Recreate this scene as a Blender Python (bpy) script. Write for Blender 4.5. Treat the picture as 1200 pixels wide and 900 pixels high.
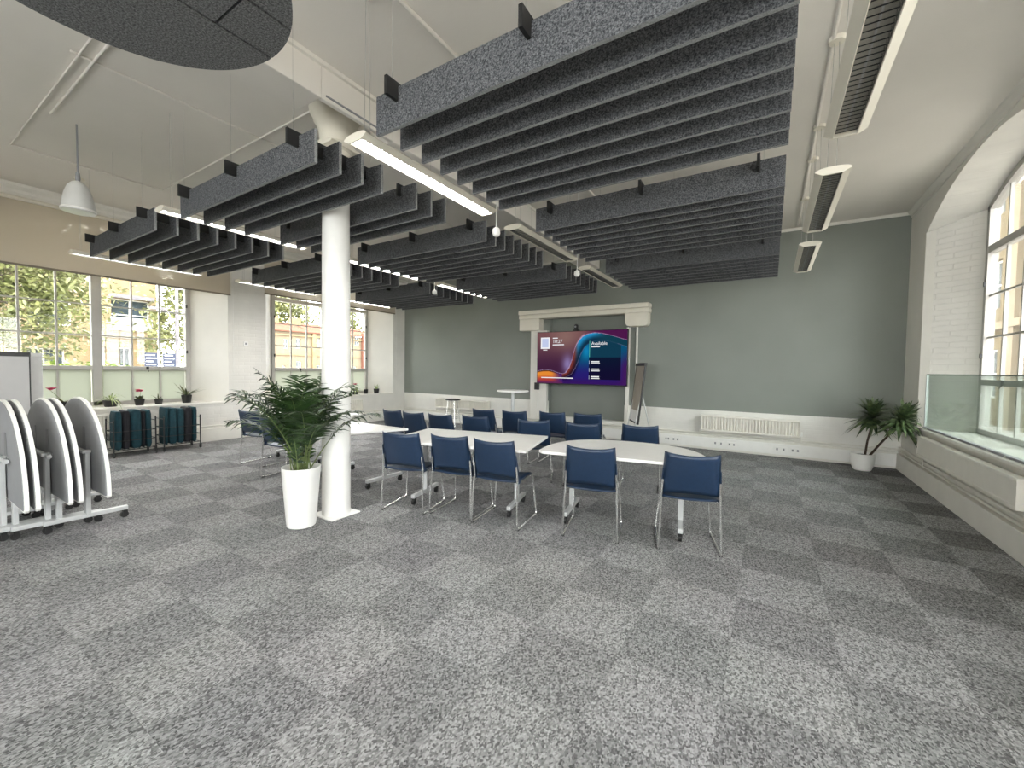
import bpy, bmesh, math, random
from mathutils import Vector, Matrix

for o in list(bpy.data.objects):
    bpy.data.objects.remove(o, do_unlink=True)
scene = bpy.context.scene
COL = scene.collection
R = math.radians
PI = math.pi

# ------------------------------------------------------------------ camera
F_PX = 485.2
YAW, PITCH, ROLL = R(31.886), R(-2.0466), R(0.8303)
EYE = Vector((0.0, 0.0, 1.5))
_f = Vector((-math.sin(YAW) * math.cos(PITCH), math.cos(YAW) * math.cos(PITCH), math.sin(PITCH)))
_r = Vector((math.cos(YAW), math.sin(YAW), 0))
_u = _r.cross(_f)
_r2 = _r * math.cos(ROLL) + _u * math.sin(ROLL)
_u2 = -_r * math.sin(ROLL) + _u * math.cos(ROLL)
cam_d = bpy.data.cameras.new('camera')
cam_d.sensor_width = 36.0
cam_d.sensor_fit = 'HORIZONTAL'
cam_d.lens = 36.0 * F_PX / 1200.0
cam_d.clip_start = 0.02
cam_d.clip_end = 400
cam = bpy.data.objects.new('camera', cam_d)
COL.objects.link(cam)
cam.matrix_world = Matrix(((_r2.x, _u2.x, -_f.x, EYE.x), (_r2.y, _u2.y, -_f.y, EYE.y), (_r2.z, _u2.z, -_f.z, EYE.z), (0, 0, 0, 1)))
scene.camera = cam

# ------------------------------------------------------------------ world and exposure
SKY_STRENGTH = 6.0
world = bpy.data.worlds.new('sky')
scene.world = world
world.use_nodes = True
wn = world.node_tree
wn.nodes.clear()
w_out = wn.nodes.new('ShaderNodeOutputWorld')
w_bg = wn.nodes.new('ShaderNodeBackground')
w_bg.inputs['Color'].default_value = (0.975, 0.985, 1.0, 1)
w_bg.inputs['Strength'].default_value = SKY_STRENGTH
wn.links.new(w_bg.outputs[0], w_out.inputs[0])
scene.view_settings.view_transform = 'Standard'
scene.view_settings.look = 'None'
scene.view_settings.gamma = 1.0
scene.view_settings.use_curve_mapping = False
EXPOSURE = 1.12
scene.view_settings.exposure = EXPOSURE
try:
    scene.cycles.use_denoising = True
    scene.cycles.max_bounces = 14
    scene.cycles.diffuse_bounces = 8
    scene.cycles.transparent_max_bounces = 16
    scene.cycles.sample_clamp_indirect = 12.0
except Exception:
    pass

# ------------------------------------------------------------------ room dimensions (metres)
XR, XL, YF, YB, ZC = 1.81, -9.32, 8.86, -4.3, 4.05
SILL = 0.76
W_HALF, W_IN = 1.79, 1.36                   # half width of a window recess at the wall face and at the frame
LEFT_C = (2.30, 6.62)                # centres of the windows of each side wall
RIGHT_C = (6.28, 1.96, -2.36)
DEPTH_L, DEPTH_R = 0.62, 0.50
def arc_front(t): return 3.50 + 0.42 * (1 - t * t)
def arc_in(t): return 3.62 + 0.32 * (1 - t * t)

def portal(name, x, yc, face):
    l = bpy.data.lights.new(name, 'AREA')
    l.shape = 'RECTANGLE'; l.size = 3.1; l.size_y = 2.7
    l.cycles.is_portal = True
    o = bpy.data.objects.new(name, l); COL.objects.link(o)
    o.location = (x, yc, 2.35)
    o.rotation_euler = (R(90), 0, R(90) * face)
    return o
for c in LEFT_C: portal('window_portal', XL - DEPTH_L + 0.12, c, -1)
for c in RIGHT_C: portal('window_portal', XR + DEPTH_R - 0.12, c, 1)
BACK_X = (-2.95, 0.05)              # windows of the wall behind the camera
for c in BACK_X:
    o = portal('window_portal', 0, 0, 1); o.location = (c, YB - 0.1, 2.25); o.rotation_euler = (R(90), 0, PI)

# ------------------------------------------------------------------ materials
MATS = {}
def mat(name, col=(0.8, 0.8, 0.8), rough=0.6, metal=0.0, noise=0.0, nscale=20, bump=0.0, bscale=60, spec=0.5):
    if name in MATS: return MATS[name]
    m = bpy.data.materials.new(name); m.use_nodes = True
    n, l = m.node_tree.nodes, m.node_tree.links
    b = n['Principled BSDF']
    b.inputs['Base Color'].default_value = (*col, 1)
    b.inputs['Roughness'].default_value = rough
    b.inputs['Metallic'].default_value = metal
    b.inputs['Specular IOR Level'].default_value = spec
    if noise or bump:
        tc = n.new('ShaderNodeTexCoord')
    if noise:
        nz = n.new('ShaderNodeTexNoise'); nz.inputs['Scale'].default_value = nscale; nz.inputs['Detail'].default_value = 4
        rp = n.new('ShaderNodeValToRGB')
        rp.color_ramp.elements[0].position = 0.3; rp.color_ramp.elements[1].position = 0.7
        rp.color_ramp.elements[0].color = (*[c * (1 - noise) for c in col], 1)
        rp.color_ramp.elements[1].color = (*[min(1, c * (1 + noise)) for c in col], 1)
        l.new(tc.outputs['Object'], nz.inputs['Vector']); l.new(nz.outputs['Fac'], rp.inputs['Fac']); l.new(rp.outputs['Color'], b.inputs['Base Color'])
    if bump:
        nb = n.new('ShaderNodeTexNoise'); nb.inputs['Scale'].default_value = bscale; nb.inputs['Detail'].default_value = 3
        bp = n.new('ShaderNodeBump'); bp.inputs['Strength'].default_value = bump; bp.inputs['Distance'].default_value = 0.01
        l.new(tc.outputs['Object'], nb.inputs['Vector']); l.new(nb.outputs['Fac'], bp.inputs['Height']); l.new(bp.outputs['Normal'], b.inputs['Normal'])
    MATS[name] = m
    return m

def mat_painted_brick(name, col, plane='YZ', strength=0.35):
    """white painted brickwork: flat colour, brick courses only as fine relief"""
    m = mat(name, col, 0.62, noise=0.05, nscale=3)
    n, l = m.node_tree.nodes, m.node_tree.links
    b = n['Principled BSDF']
    tc = n.new('ShaderNodeTexCoord'); sp = n.new('ShaderNodeSeparateXYZ'); cb = n.new('ShaderNodeCombineXYZ')
    br = n.new('ShaderNodeTexBrick'); bp = n.new('ShaderNodeBump')
    br.inputs['Scale'].default_value = 1.0
    br.inputs['Brick Width'].default_value = 0.225; br.inputs['Row Height'].default_value = 0.075
    br.inputs['Mortar Size'].default_value = 0.008; br.inputs['Mortar Smooth'].default_value = 0.6
    br.inputs['Color1'].default_value = (1, 1, 1, 1); br.inputs['Color2'].default_value = (0.85, 0.85, 0.85, 1); br.inputs['Mortar'].default_value = (0, 0, 0, 1)
    l.new(tc.outputs['Object'], sp.inputs[0])
    l.new(sp.outputs['Y' if plane == 'YZ' else 'X'], cb.inputs['X']); l.new(sp.outputs['Z'], cb.inputs['Y'])
    l.new(cb.outputs[0], br.inputs['Vector'])
    l.new(br.outputs['Color'], bp.inputs['Height']); bp.inputs['Strength'].default_value = strength; bp.inputs['Distance'].default_value = 0.006
    l.new(bp.outputs['Normal'], b.inputs['Normal'])
    return m

def mat_carpet(name, dark, light, lean=(0, 0, 0)):
    m = mat(name, light, 0.95, spec=0.1)
    n, l = m.node_tree.nodes, m.node_tree.links
    b = n['Principled BSDF']
    tc = n.new('ShaderNodeTexCoord'); oi = n.new('ShaderNodeObjectInfo')
    ad = n.new('ShaderNodeVectorMath'); ad.operation = 'ADD'
    sc = n.new('ShaderNodeVectorMath'); sc.operation = 'SCALE'
    cb = n.new('ShaderNodeCombineXYZ')
    l.new(oi.outputs['Random'], cb.inputs['X']); l.new(oi.outputs['Random'], cb.inputs['Y'])
    l.new(cb.outputs[0], sc.inputs[0]); sc.inputs['Scale'].default_value = 37.0
    l.new(tc.outputs['Object'], ad.inputs[0]); l.new(sc.outputs[0], ad.inputs[1])
    mp = n.new('ShaderNodeMapping'); mp.inputs['Scale'].default_value = (1.0, 0.7, 1.0)
    l.new(ad.outputs[0], mp.inputs['Vector'])
    nz = n.new('ShaderNodeTexVoronoi'); nz.inputs['Scale'].default_value = 135; nz.inputs['Randomness'].default_value = 1.0
    l.new(mp.outputs[0], nz.inputs['Vector'])
    tf = n.new('ShaderNodeSeparateColor'); l.new(nz.outputs['Color'], tf.inputs[0])
    rp = n.new('ShaderNodeValToRGB')
    rp.color_ramp.elements[0].position = 0.0; rp.color_ramp.elements[1].position = 1.0
    rp.color_ramp.elements[0].color = (*dark, 1); rp.color_ramp.elements[1].color = (*light, 1)
    l.new(tf.outputs[0], rp.inputs['Fac'])
    n2 = n.new('ShaderNodeTexNoise'); n2.inputs['Scale'].default_value = 1.3; n2.inputs['Detail'].default_value = 2
    ge = n.new('ShaderNodeNewGeometry'); l.new(ge.outputs['Position'], n2.inputs['Vector'])
    mx = n.new('ShaderNodeMix'); mx.data_type = 'RGBA'; mx.blend_type = 'MULTIPLY'; mx.inputs['Factor'].default_value = 0.22
    l.new(rp.outputs['Color'], mx.inputs['A']); l.new(n2.outputs['Color'], mx.inputs['B'])
    hs = n.new('ShaderNodeHueSaturation'); hs.inputs['Saturation'].default_value = 0.25
    l.new(mx.outputs['Result'], hs.inputs['Color'])
    l.new(hs.outputs['Color'], b.inputs['Base Color'])
    bp = n.new('ShaderNodeBump'); bp.inputs['Strength'].default_value = 0.12; bp.inputs['Distance'].default_value = 0.004
    # the pile of a tile leans one way; neighbours are laid turned
    gn = n.new('ShaderNodeNewGeometry'); av = n.new('ShaderNodeVectorMath'); av.operation = 'ADD'; av.inputs[1].default_value = lean
    nn = n.new('ShaderNodeVectorMath'); nn.operation = 'NORMALIZE'
    l.new(gn.outputs['Normal'], av.inputs[0]); l.new(av.outputs[0], nn.inputs[0]); l.new(nn.outputs[0], bp.inputs['Normal'])
    l.new(nz.outputs['Distance'], bp.inputs['Height']); l.new(bp.outputs['Normal'], b.inputs['Normal'])
    return m

def mat_felt(name, base, fleck):
    m = mat(name, base, 0.95, spec=0.15)
    n, l = m.node_tree.nodes, m.node_tree.links
    b = n['Principled BSDF']
    tc = n.new('ShaderNodeTexCoord')
    nz = n.new('ShaderNodeTexNoise'); nz.inputs['Scale'].default_value = 110; nz.inputs['Detail'].default_value = 4; nz.inputs['Roughness'].default_value = 0.75
    l.new(tc.outputs['Object'], nz.inputs['Vector'])
    rp = n.new('ShaderNodeValToRGB')
    rp.color_ramp.elements[0].position = 0.4; rp.color_ramp.elements[1].position = 0.68
    rp.color_ramp.elements[0].color = (*base, 1); rp.color_ramp.elements[1].color = (*fleck, 1)
    l.new(nz.outputs['Fac'], rp.inputs['Fac']); l.new(rp.outputs['Color'], b.inputs['Base Color'])
    return m

def mat_glass(name, tint=(1, 1, 1), refl=0.06):
    m = bpy.data.materials.new(name); m.use_nodes = True
    n, l = m.node_tree.nodes, m.node_tree.links; n.clear()
    o = n.new('ShaderNodeOutputMaterial'); t = n.new('ShaderNodeBsdfTransparent'); g = n.new('ShaderNodeBsdfGlossy'); mx = n.new('ShaderNodeMixShader')
    lw = n.new('ShaderNodeLayerWeight'); lw.inputs['Blend'].default_value = 0.15
    ml = n.new('ShaderNodeMath'); ml.operation = 'MULTIPLY_ADD'; ml.inputs[1].default_value = 0.45; ml.inputs[2].default_value = refl * 0.5
    t.inputs['Color'].default_value = (*tint, 1); g.inputs['Roughness'].default_value = 0.02
    l.new(lw.outputs['Fresnel'], ml.inputs[0]); l.new(ml.outputs[0], mx.inputs[0])
    l.new(t.outputs[0], mx.inputs[1]); l.new(g.outputs[0], mx.inputs[2]); l.new(mx.outputs[0], o.inputs[0])
    MATS[name] = m; return m

def mat_translucent(name, col, trans=0.6, clear=0.0):
    m = bpy.data.materials.new(name); m.use_nodes = True
    n, l = m.node_tree.nodes, m.node_tree.links; n.clear()
    o = n.new('ShaderNodeOutputMaterial'); d = n.new('ShaderNodeBsdfDiffuse'); t = n.new('ShaderNodeBsdfTranslucent'); mx = n.new('ShaderNodeMixShader')
    d.inputs['Color'].default_value = (*col, 1); t.inputs['Color'].default_value = (*col, 1); mx.inputs[0].default_value = trans
    l.new(d.outputs[0], mx.inputs[1]); l.new(t.outputs[0], mx.inputs[2])
    last = mx
    if clear:
        tp = n.new('ShaderNodeBsdfTransparent'); tp.inputs['Color'].default_value = (1.0, 0.97, 0.90, 1)
        m2 = n.new('ShaderNodeMixShader'); m2.inputs[0].default_value = clear
        l.new(mx.outputs[0], m2.inputs[1]); l.new(tp.outputs[0], m2.inputs[2]); last = m2
    l.new(last.outputs[0], o.inputs[0]); MATS[name] = m; return m

def mat_leaf(name, c1, c2, scale=6):
    m = mat(name, c1, 0.45, noise=0.0)
    n, l = m.node_tree.nodes, m.node_tree.links; b = n['Principled BSDF']
    ge = n.new('ShaderNodeNewGeometry'); nz = n.new('ShaderNodeTexNoise'); nz.inputs['Scale'].default_value = scale
    rp = n.new('ShaderNodeValToRGB'); rp.color_ramp.elements[0].position = 0.35; rp.color_ramp.elements[1].position = 0.65
    rp.color_ramp.elements[0].color = (*c1, 1); rp.color_ramp.elements[1].color = (*c2, 1)
    l.new(ge.outputs['Position'], nz.inputs['Vector']); l.new(nz.outputs['Fac'], rp.inputs['Fac']); l.new(rp.outputs['Color'], b.inputs['Base Color'])
    return m

WALLW = mat_painted_brick('painted_brick_white', (0.74, 0.72, 0.67))
WALLX = mat_painted_brick('painted_brick_white_far', (0.76, 0.745, 0.70), 'XZ', 0.25)
PLASTER = mat('plaster_white', (0.74, 0.72, 0.665), 0.7, noise=0.03, nscale=2.5, bump=0.06, bscale=25)
CEIL = mat('ceiling_paint', (0.745, 0.71, 0.655), 0.8, noise=0.03, nscale=1.2, bump=0.05, bscale=30)
TRIM = mat('trim_paint', (0.76, 0.74, 0.68), 0.5, noise=0.03, nscale=5)
CREAM = mat('cream_paint', (0.72, 0.68, 0.58), 0.6, noise=0.03, nscale=4)
GREEN = mat('sage_green_paint', (0.225, 0.240, 0.216), 0.75, noise=0.05, nscale=1.0, bump=0.04, bscale=50)
FRAMEW = mat('window_paint', (0.42, 0.405, 0.375), 0.45, noise=0.03, nscale=8)
GLASS = mat_glass('window_glass', (0.97, 0.98, 0.97))
GUARD = mat_glass('guard_glass', (0.90, 0.955, 0.93), 0.10)
FROST = mat_translucent('frosted_glass', (0.42, 0.435, 0.385), 0.75)
BLIND = mat_translucent('blind_fabric', (0.58, 0.52, 0.43), 0.22, 0.15)
CARP_L = mat_carpet('carpet_light', (0.098, 0.098, 0.098), (0.405, 0.404, 0.40), (-0.09, -0.10, 0))
CARP_D = mat_carpet('carpet_dark', (0.070, 0.070, 0.070), (0.315, 0.315, 0.313), (0.17, 0.0, 0))  # same carpet laid turned; how light catches its pile is put into the colour
FELT = mat_felt('felt_grey', (0.030, 0.032, 0.037), (0.20, 0.205, 0.215))
FELT_EDGE = mat_felt('felt_cut_edge', (0.20, 0.205, 0.21), (0.36, 0.365, 0.37))
FELT_DISC = mat_felt('felt_mid_grey', (0.06, 0.061, 0.062), (0.24, 0.242, 0.245))
BLACK = mat('black_paint', (0.006, 0.006, 0.006), 0.6, noise=0.1, nscale=30)
BLACKP = mat('black_plastic', (0.012, 0.012, 0.012), 0.4, noise=0.1, nscale=30)
WIRE = mat('wire_steel', (0.42, 0.41, 0.38), 0.4, 0.6, noise=0.05, nscale=50)
CHROME = mat('chrome', (0.90, 0.90, 0.89), 0.22, 1.0, noise=0.02, nscale=30)
LOUVRE = mat('louvre_aluminium', (0.62, 0.63, 0.64), 0.22, 1.0, noise=0.05, nscale=40)
BLUE = mat('blue_plastic', (0.010, 0.027, 0.063), 0.38, noise=0.08, nscale=40, bump=0.08, bscale=250)
WHITE = mat('white_laminate', (0.84, 0.83, 0.80), 0.35, noise=0.02, nscale=10)
GREYTOP = mat('table_underside', (0.27, 0.275, 0.285), 0.6, noise=0.04, nscale=12)
SILVER = mat('silver_paint', (0.56, 0.57, 0.57), 0.38, 0.25, noise=0.03, nscale=20)
POT = mat('white_pot', (0.84, 0.83, 0.80), 0.35, noise=0.02, nscale=10)
SOIL = mat('soil', (0.03, 0.022, 0.015), 0.95, noise=0.4, nscale=60)
PALM = mat_leaf('palm_leaf', (0.007, 0.022, 0.006), (0.035, 0.075, 0.018), 12)
STEM = mat('palm_stem', (0.12, 0.16, 0.05), 0.5, noise=0.3, nscale=25)
CANE = mat('plant_cane', (0.055, 0.035, 0.022), 0.8, noise=0.3, nscale=40)
DRAC = mat_leaf('dracaena_leaf', (0.018, 0.045, 0.017), (0.15, 0.20, 0.085), 14)
SPIDER = mat_leaf('spider_leaf', (0.22, 0.30, 0.10), (0.42, 0.48, 0.22), 20)
SPIKE = mat_leaf('spike_leaf', (0.03, 0.05, 0.015), (0.10, 0.10, 0.03), 20)
PINK = mat('pink_petal', (0.80, 0.10, 0.24), 0.5, noise=0.2, nscale=60)
TEAL = mat('teal_fabric', (0.004, 0.038, 0.052), 0.85, noise=0.25, nscale=30, bump=0.15, bscale=120)
DARKF = mat('black_fabric', (0.012, 0.012, 0.016), 0.85, noise=0.25, nscale=30, bump=0.15, bscale=120)
BOARD = mat('board_face', (0.44, 0.43, 0.42), 0.3, noise=0.02, nscale=6)
PAPER = mat('paper', (0.82, 0.815, 0.80), 0.7, noise=0.03, nscale=14)
BEIGEP = mat('brown_paper', (0.42, 0.37, 0.30), 0.7, noise=0.05, nscale=10)
STONE = mat('sandstone', (0.23, 0.172, 0.10), 0.85, noise=0.15, nscale=1.5, bump=0.2, bscale=6, spec=0.0)
STONE2 = mat('pale_render', (0.20, 0.163, 0.115), 0.85, noise=0.08, nscale=1.0, spec=0.0)
ROOFT = mat('red_roof_tile', (0.19, 0.085, 0.06), 0.85, noise=0.2, nscale=4, bump=0.3, bscale=14, spec=0.0)
SLATE = mat('slate', (0.16, 0.15, 0.16), 0.8, noise=0.2, nscale=4)
DGLASS = mat('dark_window_glass', (0.045, 0.06, 0.07), 0.08, noise=0.3, nscale=2)
LEAF_OUT = mat_leaf('tree_leaf', (0.085, 0.105, 0.03), (0.27, 0.275, 0.115), 2.2)
HEDGE = mat_leaf('hedge_leaf', (0.10, 0.16, 0.03), (0.30, 0.38, 0.09), 5)
BARK = mat('bark', (0.07, 0.055, 0.04), 0.9, noise=0.3, nscale=12)
GRASS = mat('lawn', (0.16, 0.20, 0.06), 0.95, noise=0.3, nscale=8)
PAVE = mat('paving', (0.32, 0.30, 0.27), 0.9, noise=0.15, nscale=3, spec=0.0)
STONE3 = mat('limestone', (0.135, 0.108, 0.068), 0.85, noise=0.1, nscale=1.2, bump=0.15, bscale=5, spec=0.0)  # one even stone colour, kept low so the facade does not clip
SIGNB = mat('sign_navy', (0.035, 0.045, 0.085), 0.5, noise=0.1, nscale=10)
RAD = mat('radiator_cream', (0.76, 0.735, 0.665), 0.4, noise=0.02, nscale=8)
BROWNB = mat('board_brown', (0.36, 0.32, 0.26), 0.5, noise=0.04, nscale=5)

# ------------------------------------------------------------------ mesh helpers
class MB:
    def __init__(self): self.v = []; self.f = []
    def add(self, vs, fs):
        b = len(self.v); self.v += [tuple(p) for p in vs]; self.f += [tuple(i + b for i in q) for q in fs]; return self
    def box(self, x0, y0, z0, x1, y1, z1):
        x0, x1 = min(x0, x1), max(x0, x1); y0, y1 = min(y0, y1), max(y0, y1); z0, z1 = min(z0, z1), max(z0, z1)
        vs = [(x0,y0,z0),(x1,y0,z0),(x1,y1,z0),(x0,y1,z0),(x0,y0,z1),(x1,y0,z1),(x1,y1,z1),(x0,y1,z1)]
        return self.add(vs, [(3,2,1,0),(4,5,6,7),(0,1,5,4),(1,2,6,5),(2,3,7,6),(3,0,4,7)])
    def quad(self, a, b, c, d): return self.add([a, b, c, d], [(0, 1, 2, 3)])
    def prism(self, poly, lo, hi, axis='z'):
        n = len(poly)
        def P(p, h):
            return {'z': (p[0], p[1], h), 'y': (p[0], h, p[1]), 'x': (h, p[0], p[1])}[axis]
        vs = [P(p, lo) for p in poly] + [P(p, hi) for p in poly]
        fs = [tuple(range(n - 1, -1, -1)), tuple(range(n, 2 * n))] + [(i, (i + 1) % n, n + (i + 1) % n, n + i) for i in range(n)]
        return self.add(vs, fs)
    def tube(self, pts, r, n=8, caps=True):
        pts = [Vector(p) for p in pts]; rings = []
        rad = r if isinstance(r, (list, tuple)) else [r] * len(pts)
        prev = None
        for i, p in enumerate(pts):
            a = pts[max(i - 1, 0)]; b = pts[min(i + 1, len(pts) - 1)]
            t = (b - a).normalized()
            if i not in (0, len(pts) - 1):
                t = ((p - a).normalized() + (b - p).normalized())
                t = t.normalized() if t.length > 1e-6 else (b - a).normalized()
            ref = prev if prev is not None else (Vector((0, 0, 1)) if abs(t.z) < 0.9 else Vector((1, 0, 0)))
            s = (ref - t * ref.dot(t))
            if s.length < 1e-5: s = t.orthogonal()
            s.normalize(); prev = s; w = t.cross(s)
            rings.append([p + (s * math.cos(2 * PI * k / n) + w * math.sin(2 * PI * k / n)) * rad[i] for k in range(n)])
        vs = [q for g in rings for q in g]; fs = []
        for i in range(len(pts) - 1):
            for k in range(n):
                fs.append((i * n + k, i * n + (k + 1) % n, (i + 1) * n + (k + 1) % n, (i + 1) * n + k))
        if caps: fs += [tuple(range(n - 1, -1, -1)), tuple(range((len(pts) - 1) * n, len(pts) * n))]
        return self.add(vs, fs)
    def lathe(self, prof, n=24, c=(0, 0), cap=True):
        vs = []; fs = []
        for r, z in prof:
            for k in range(n): vs.append((c[0] + r * math.cos(2 * PI * k / n), c[1] + r * math.sin(2 * PI * k / n), z))
        for i in range(len(prof) - 1):
            for k in range(n): fs.append((i * n + k, i * n + (k + 1) % n, (i + 1) * n + (k + 1) % n, (i + 1) * n + k))
        if cap: fs += [tuple(range(n - 1, -1, -1)), tuple(range((len(prof) - 1) * n, len(prof) * n))]
        return self.add(vs, fs)
    def grid(self, fn, nu, nv):
        vs = [fn(i / nu, j / nv) for j in range(nv + 1) for i in range(nu + 1)]
        fs = [(j * (nu + 1) + i, j * (nu + 1) + i + 1, (j + 1) * (nu + 1) + i + 1, (j + 1) * (nu + 1) + i) for j in range(nv) for i in range(nu)]
        return self.add(vs, fs)
    def leaf(self, base, d, up, length, width, droop=0.3, seg=4, fold=0.15, taper=1.0):
        d = Vector(d).normalized(); up = Vector(up)
        s = d.cross(up)
        if s.length < 1e-4: s = d.orthogonal()
        s.normalize(); nrm = s.cross(d).normalized(); base = Vector(base)
        vs = []
        for i in range(seg + 1):
            t = i / seg
            p = base + d * (length * t) + Vector((0, 0, -1)) * (droop * length * t * t)
            w = width * 0.5 * math.sin(PI * (0.12 + 0.88 * t) ** 0.8) if i < seg else 0.0008
            w = max(w, 0.0008)
            vs += [p - s * w + nrm * w * fold, p + s * w + nrm * w * fold]
        fs = [(2 * i, 2 * i + 1, 2 * i + 3, 2 * i + 2) for i in range(seg)]
        return self.add(vs, fs)
    def build(self, name, material, parent=None, smooth=False, bevel=0.0, solid=0.0, subsurf=0, recalc=True):
        me = bpy.data.meshes.new(name); me.from_pydata(self.v, [], self.f)
        if recalc:
            bm = bmesh.new(); bm.from_mesh(me); bmesh.ops.recalc_face_normals(bm, faces=bm.faces); bm.to_mesh(me); bm.free()
        me.materials.append(material)
        if smooth:
            me.shade_smooth()
            try: me.set_sharp_from_angle(angle=R(38))
            except Exception: pass
        me.update()
        o = bpy.data.objects.new(name, me); COL.objects.link(o)
        if parent: o.parent = parent
        if solid:
            md = o.modifiers.new('solid', 'SOLIDIFY'); md.thickness = solid; md.offset = 0
        if subsurf:
            md = o.modifiers.new('sub', 'SUBSURF'); md.levels = subsurf; md.render_levels = subsurf
        if bevel:
            md = o.modifiers.new('bevel', 'BEVEL'); md.width = bevel; md.segments = 2; md.limit_method = 'ANGLE'; md.angle_limit = R(35)
        return o

def tag(o, label=None, cat=None, group=None, kind=None):
    if label: o['label'] = label
    if cat: o['category'] = cat
    if group: o['group'] = group
    if kind: o['kind'] = kind
    return o
def root(name, loc=(0, 0, 0), rz=0.0, label=None, cat=None, group=None, kind=None):
    o = bpy.data.objects.new(name, None); COL.objects.link(o)
    o.location = loc; o.rotation_euler = (0, 0, rz); o.empty_display_size = 0.1
    return tag(o, label, cat, group, kind)
def struct(o, label, cat): return tag(o, label, cat, kind='structure')
def copy_tree(o, parent=None):
    c = o.copy(); COL.objects.link(c); c.parent = parent
    for ch in KIDS.get(o.name, []): copy_tree(ch, c)
    return c
KIDS = {}
def index_kids():
    KIDS.clear()
    for o in bpy.data.objects:
        if o.parent: KIDS.setdefault(o.parent.name, []).append(o)

# ------------------------------------------------------------------ floor and carpet tiles
TX, TY, T = -1.64, 1.615, 0.5
floor = MB().box(XL - 0.9, YB - 0.2, -0.2, XR + 0.9, YF + 0.2, -0.008).build('floor', PAVE)
struct(floor, 'grey carpet tiled floor of the whole room', 'floor')
tile_mb = MB()
h = 0.2499
vs = [(-h,-h,-0.008),(h,-h,-0.008),(h,h,-0.008),(-h,h,-0.008)] + [(-h,-h,-0.0008),(h,-h,-0.0008),(h,h,-0.0008),(-h,h,-0.0008)]
g = h - 0.0010
vs += [(-g,-g,0),(g,-g,0),(g,g,0),(-g,g,0)]
fs = [(8,9,10,11)] + [(a, (a + 1) % 4, 4 + (a + 1) % 4, 4 + a) for a in range(4)] + [(4 + a, 4 + (a + 1) % 4, 8 + (a + 1) % 4, 8 + a) for a in range(4)]
tile_mb.add(vs, fs)
def view_px(p):
    d = Vector(p) - EYE; z = d.dot(_f)
    if z < 0.15: return None
    return (600 + F_PX * d.dot(_r2) / z, 450 - F_PX * d.dot(_u2) / z, z)
cells = []
i0, i1 = math.floor((XL - TX) / T), math.ceil((XR - TX) / T)
j0, j1 = math.floor((YB - TY) / T), math.ceil((YF - TY) / T)
for i in range(i0, i1):
    for j in range(j0, j1):
        xa, xb = TX + i * T, TX + (i + 1) * T; ya, yb = TY + j * T, TY + (j + 1) * T
        cx, cy = (xa + xb) / 2, (ya + yb) / 2
        full = xa >= XL - 0.01 and xb <= XR + 0.01 and ya >= YB - 0.01 and yb <= YF + 0.01
        pts = [view_px((x, y, 0)) for x, y in ((xa, ya), (xb, ya), (xb, yb), (xa, yb), (cx, cy))]
        pts = [p for p in pts if p]
        seen = [p for p in pts if -20 < p[0] < 1220 and -20 < p[1] < 920]
        area = 0
        if seen and full:
            area = 1.0 / min(p[2] for p in pts) ** 3
        cells.append((area, i, j, xa, xb, ya, yb))
cells.sort(key=lambda c: -c[0])
t_light = tile_mb.build('carpet_tile', CARP_L, floor)
t_dark = None
rest_l, rest_d = MB(), MB()
n_ind = 0
def is_light(i, j): return (i - j) % 2 == 0      # tile whose corner is (-2.64, 1.615) is a light one: i = -2, j = 0
first_used = False
dark_me = None
for area, i, j, xa, xb, ya, yb in cells:
    lt = is_light(i, j)
    if area > 0 and n_ind < 296:
        if lt:
            if not first_used:
                o = t_light; first_used = True
            else:
                o = t_light.copy(); COL.objects.link(o)
        else:
            if dark_me is None:
                dark_me = t_light.data.copy(); dark_me.materials.clear(); dark_me.materials.append(CARP_D)
            o = t_light.copy(); COL.objects.link(o); o.data = dark_me
        o.parent = floor
        o.location = ((xa + xb) / 2, (ya + yb) / 2, 0)
        n_ind += 1
    else:
        x0, x1, y0, y1 = max(xa + .0001, XL), min(xb - .0001, XR), max(ya + .0001, YB), min(yb - .0001, YF)
        if x1 - x0 > 0.02 and y1 - y0 > 0.02:
            (rest_l if lt else rest_d).box(x0, y0, -0.008, x1, y1, 0)
tag(rest_l.build('carpet_tile_field', CARP_L, floor), kind='stuff')
tag(rest_d.build('carpet_tile_field', CARP_D, floor), kind='stuff')

# ------------------------------------------------------------------ ceiling, beam
ceiling = MB().box(XL - 0.9, YB - 0.2, ZC, XR + 0.9, YF + 0.2, ZC + 0.2).build('ceiling', CEIL)
struct(ceiling, 'plain off white plastered ceiling', 'ceiling')
bx0, bx1, bz = -3.63, -3.27, 3.755
beam = MB().box(bx0, YB, bz, bx1, 2.16, ZC).box(bx0, 2.93, bz, bx1, YF, ZC).box(bx1 - 0.05, 2.16, bz, bx1, 2.93, ZC).build('trim_1', CEIL, bevel=0.008)
struct(beam, 'boxed ceiling beam running over the white column to the green wall', 'beam')
o = MB().box(bx1, YB, ZC - 0.035, bx1 + 0.03, YF, ZC).build('beam_bead', TRIM, beam)
o = MB().box(bx1, 2.2, bz + 0.03, bx1 + 0.012, 2.85, bz + 0.042).build('beam_slot', GREYTOP, beam)

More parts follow.
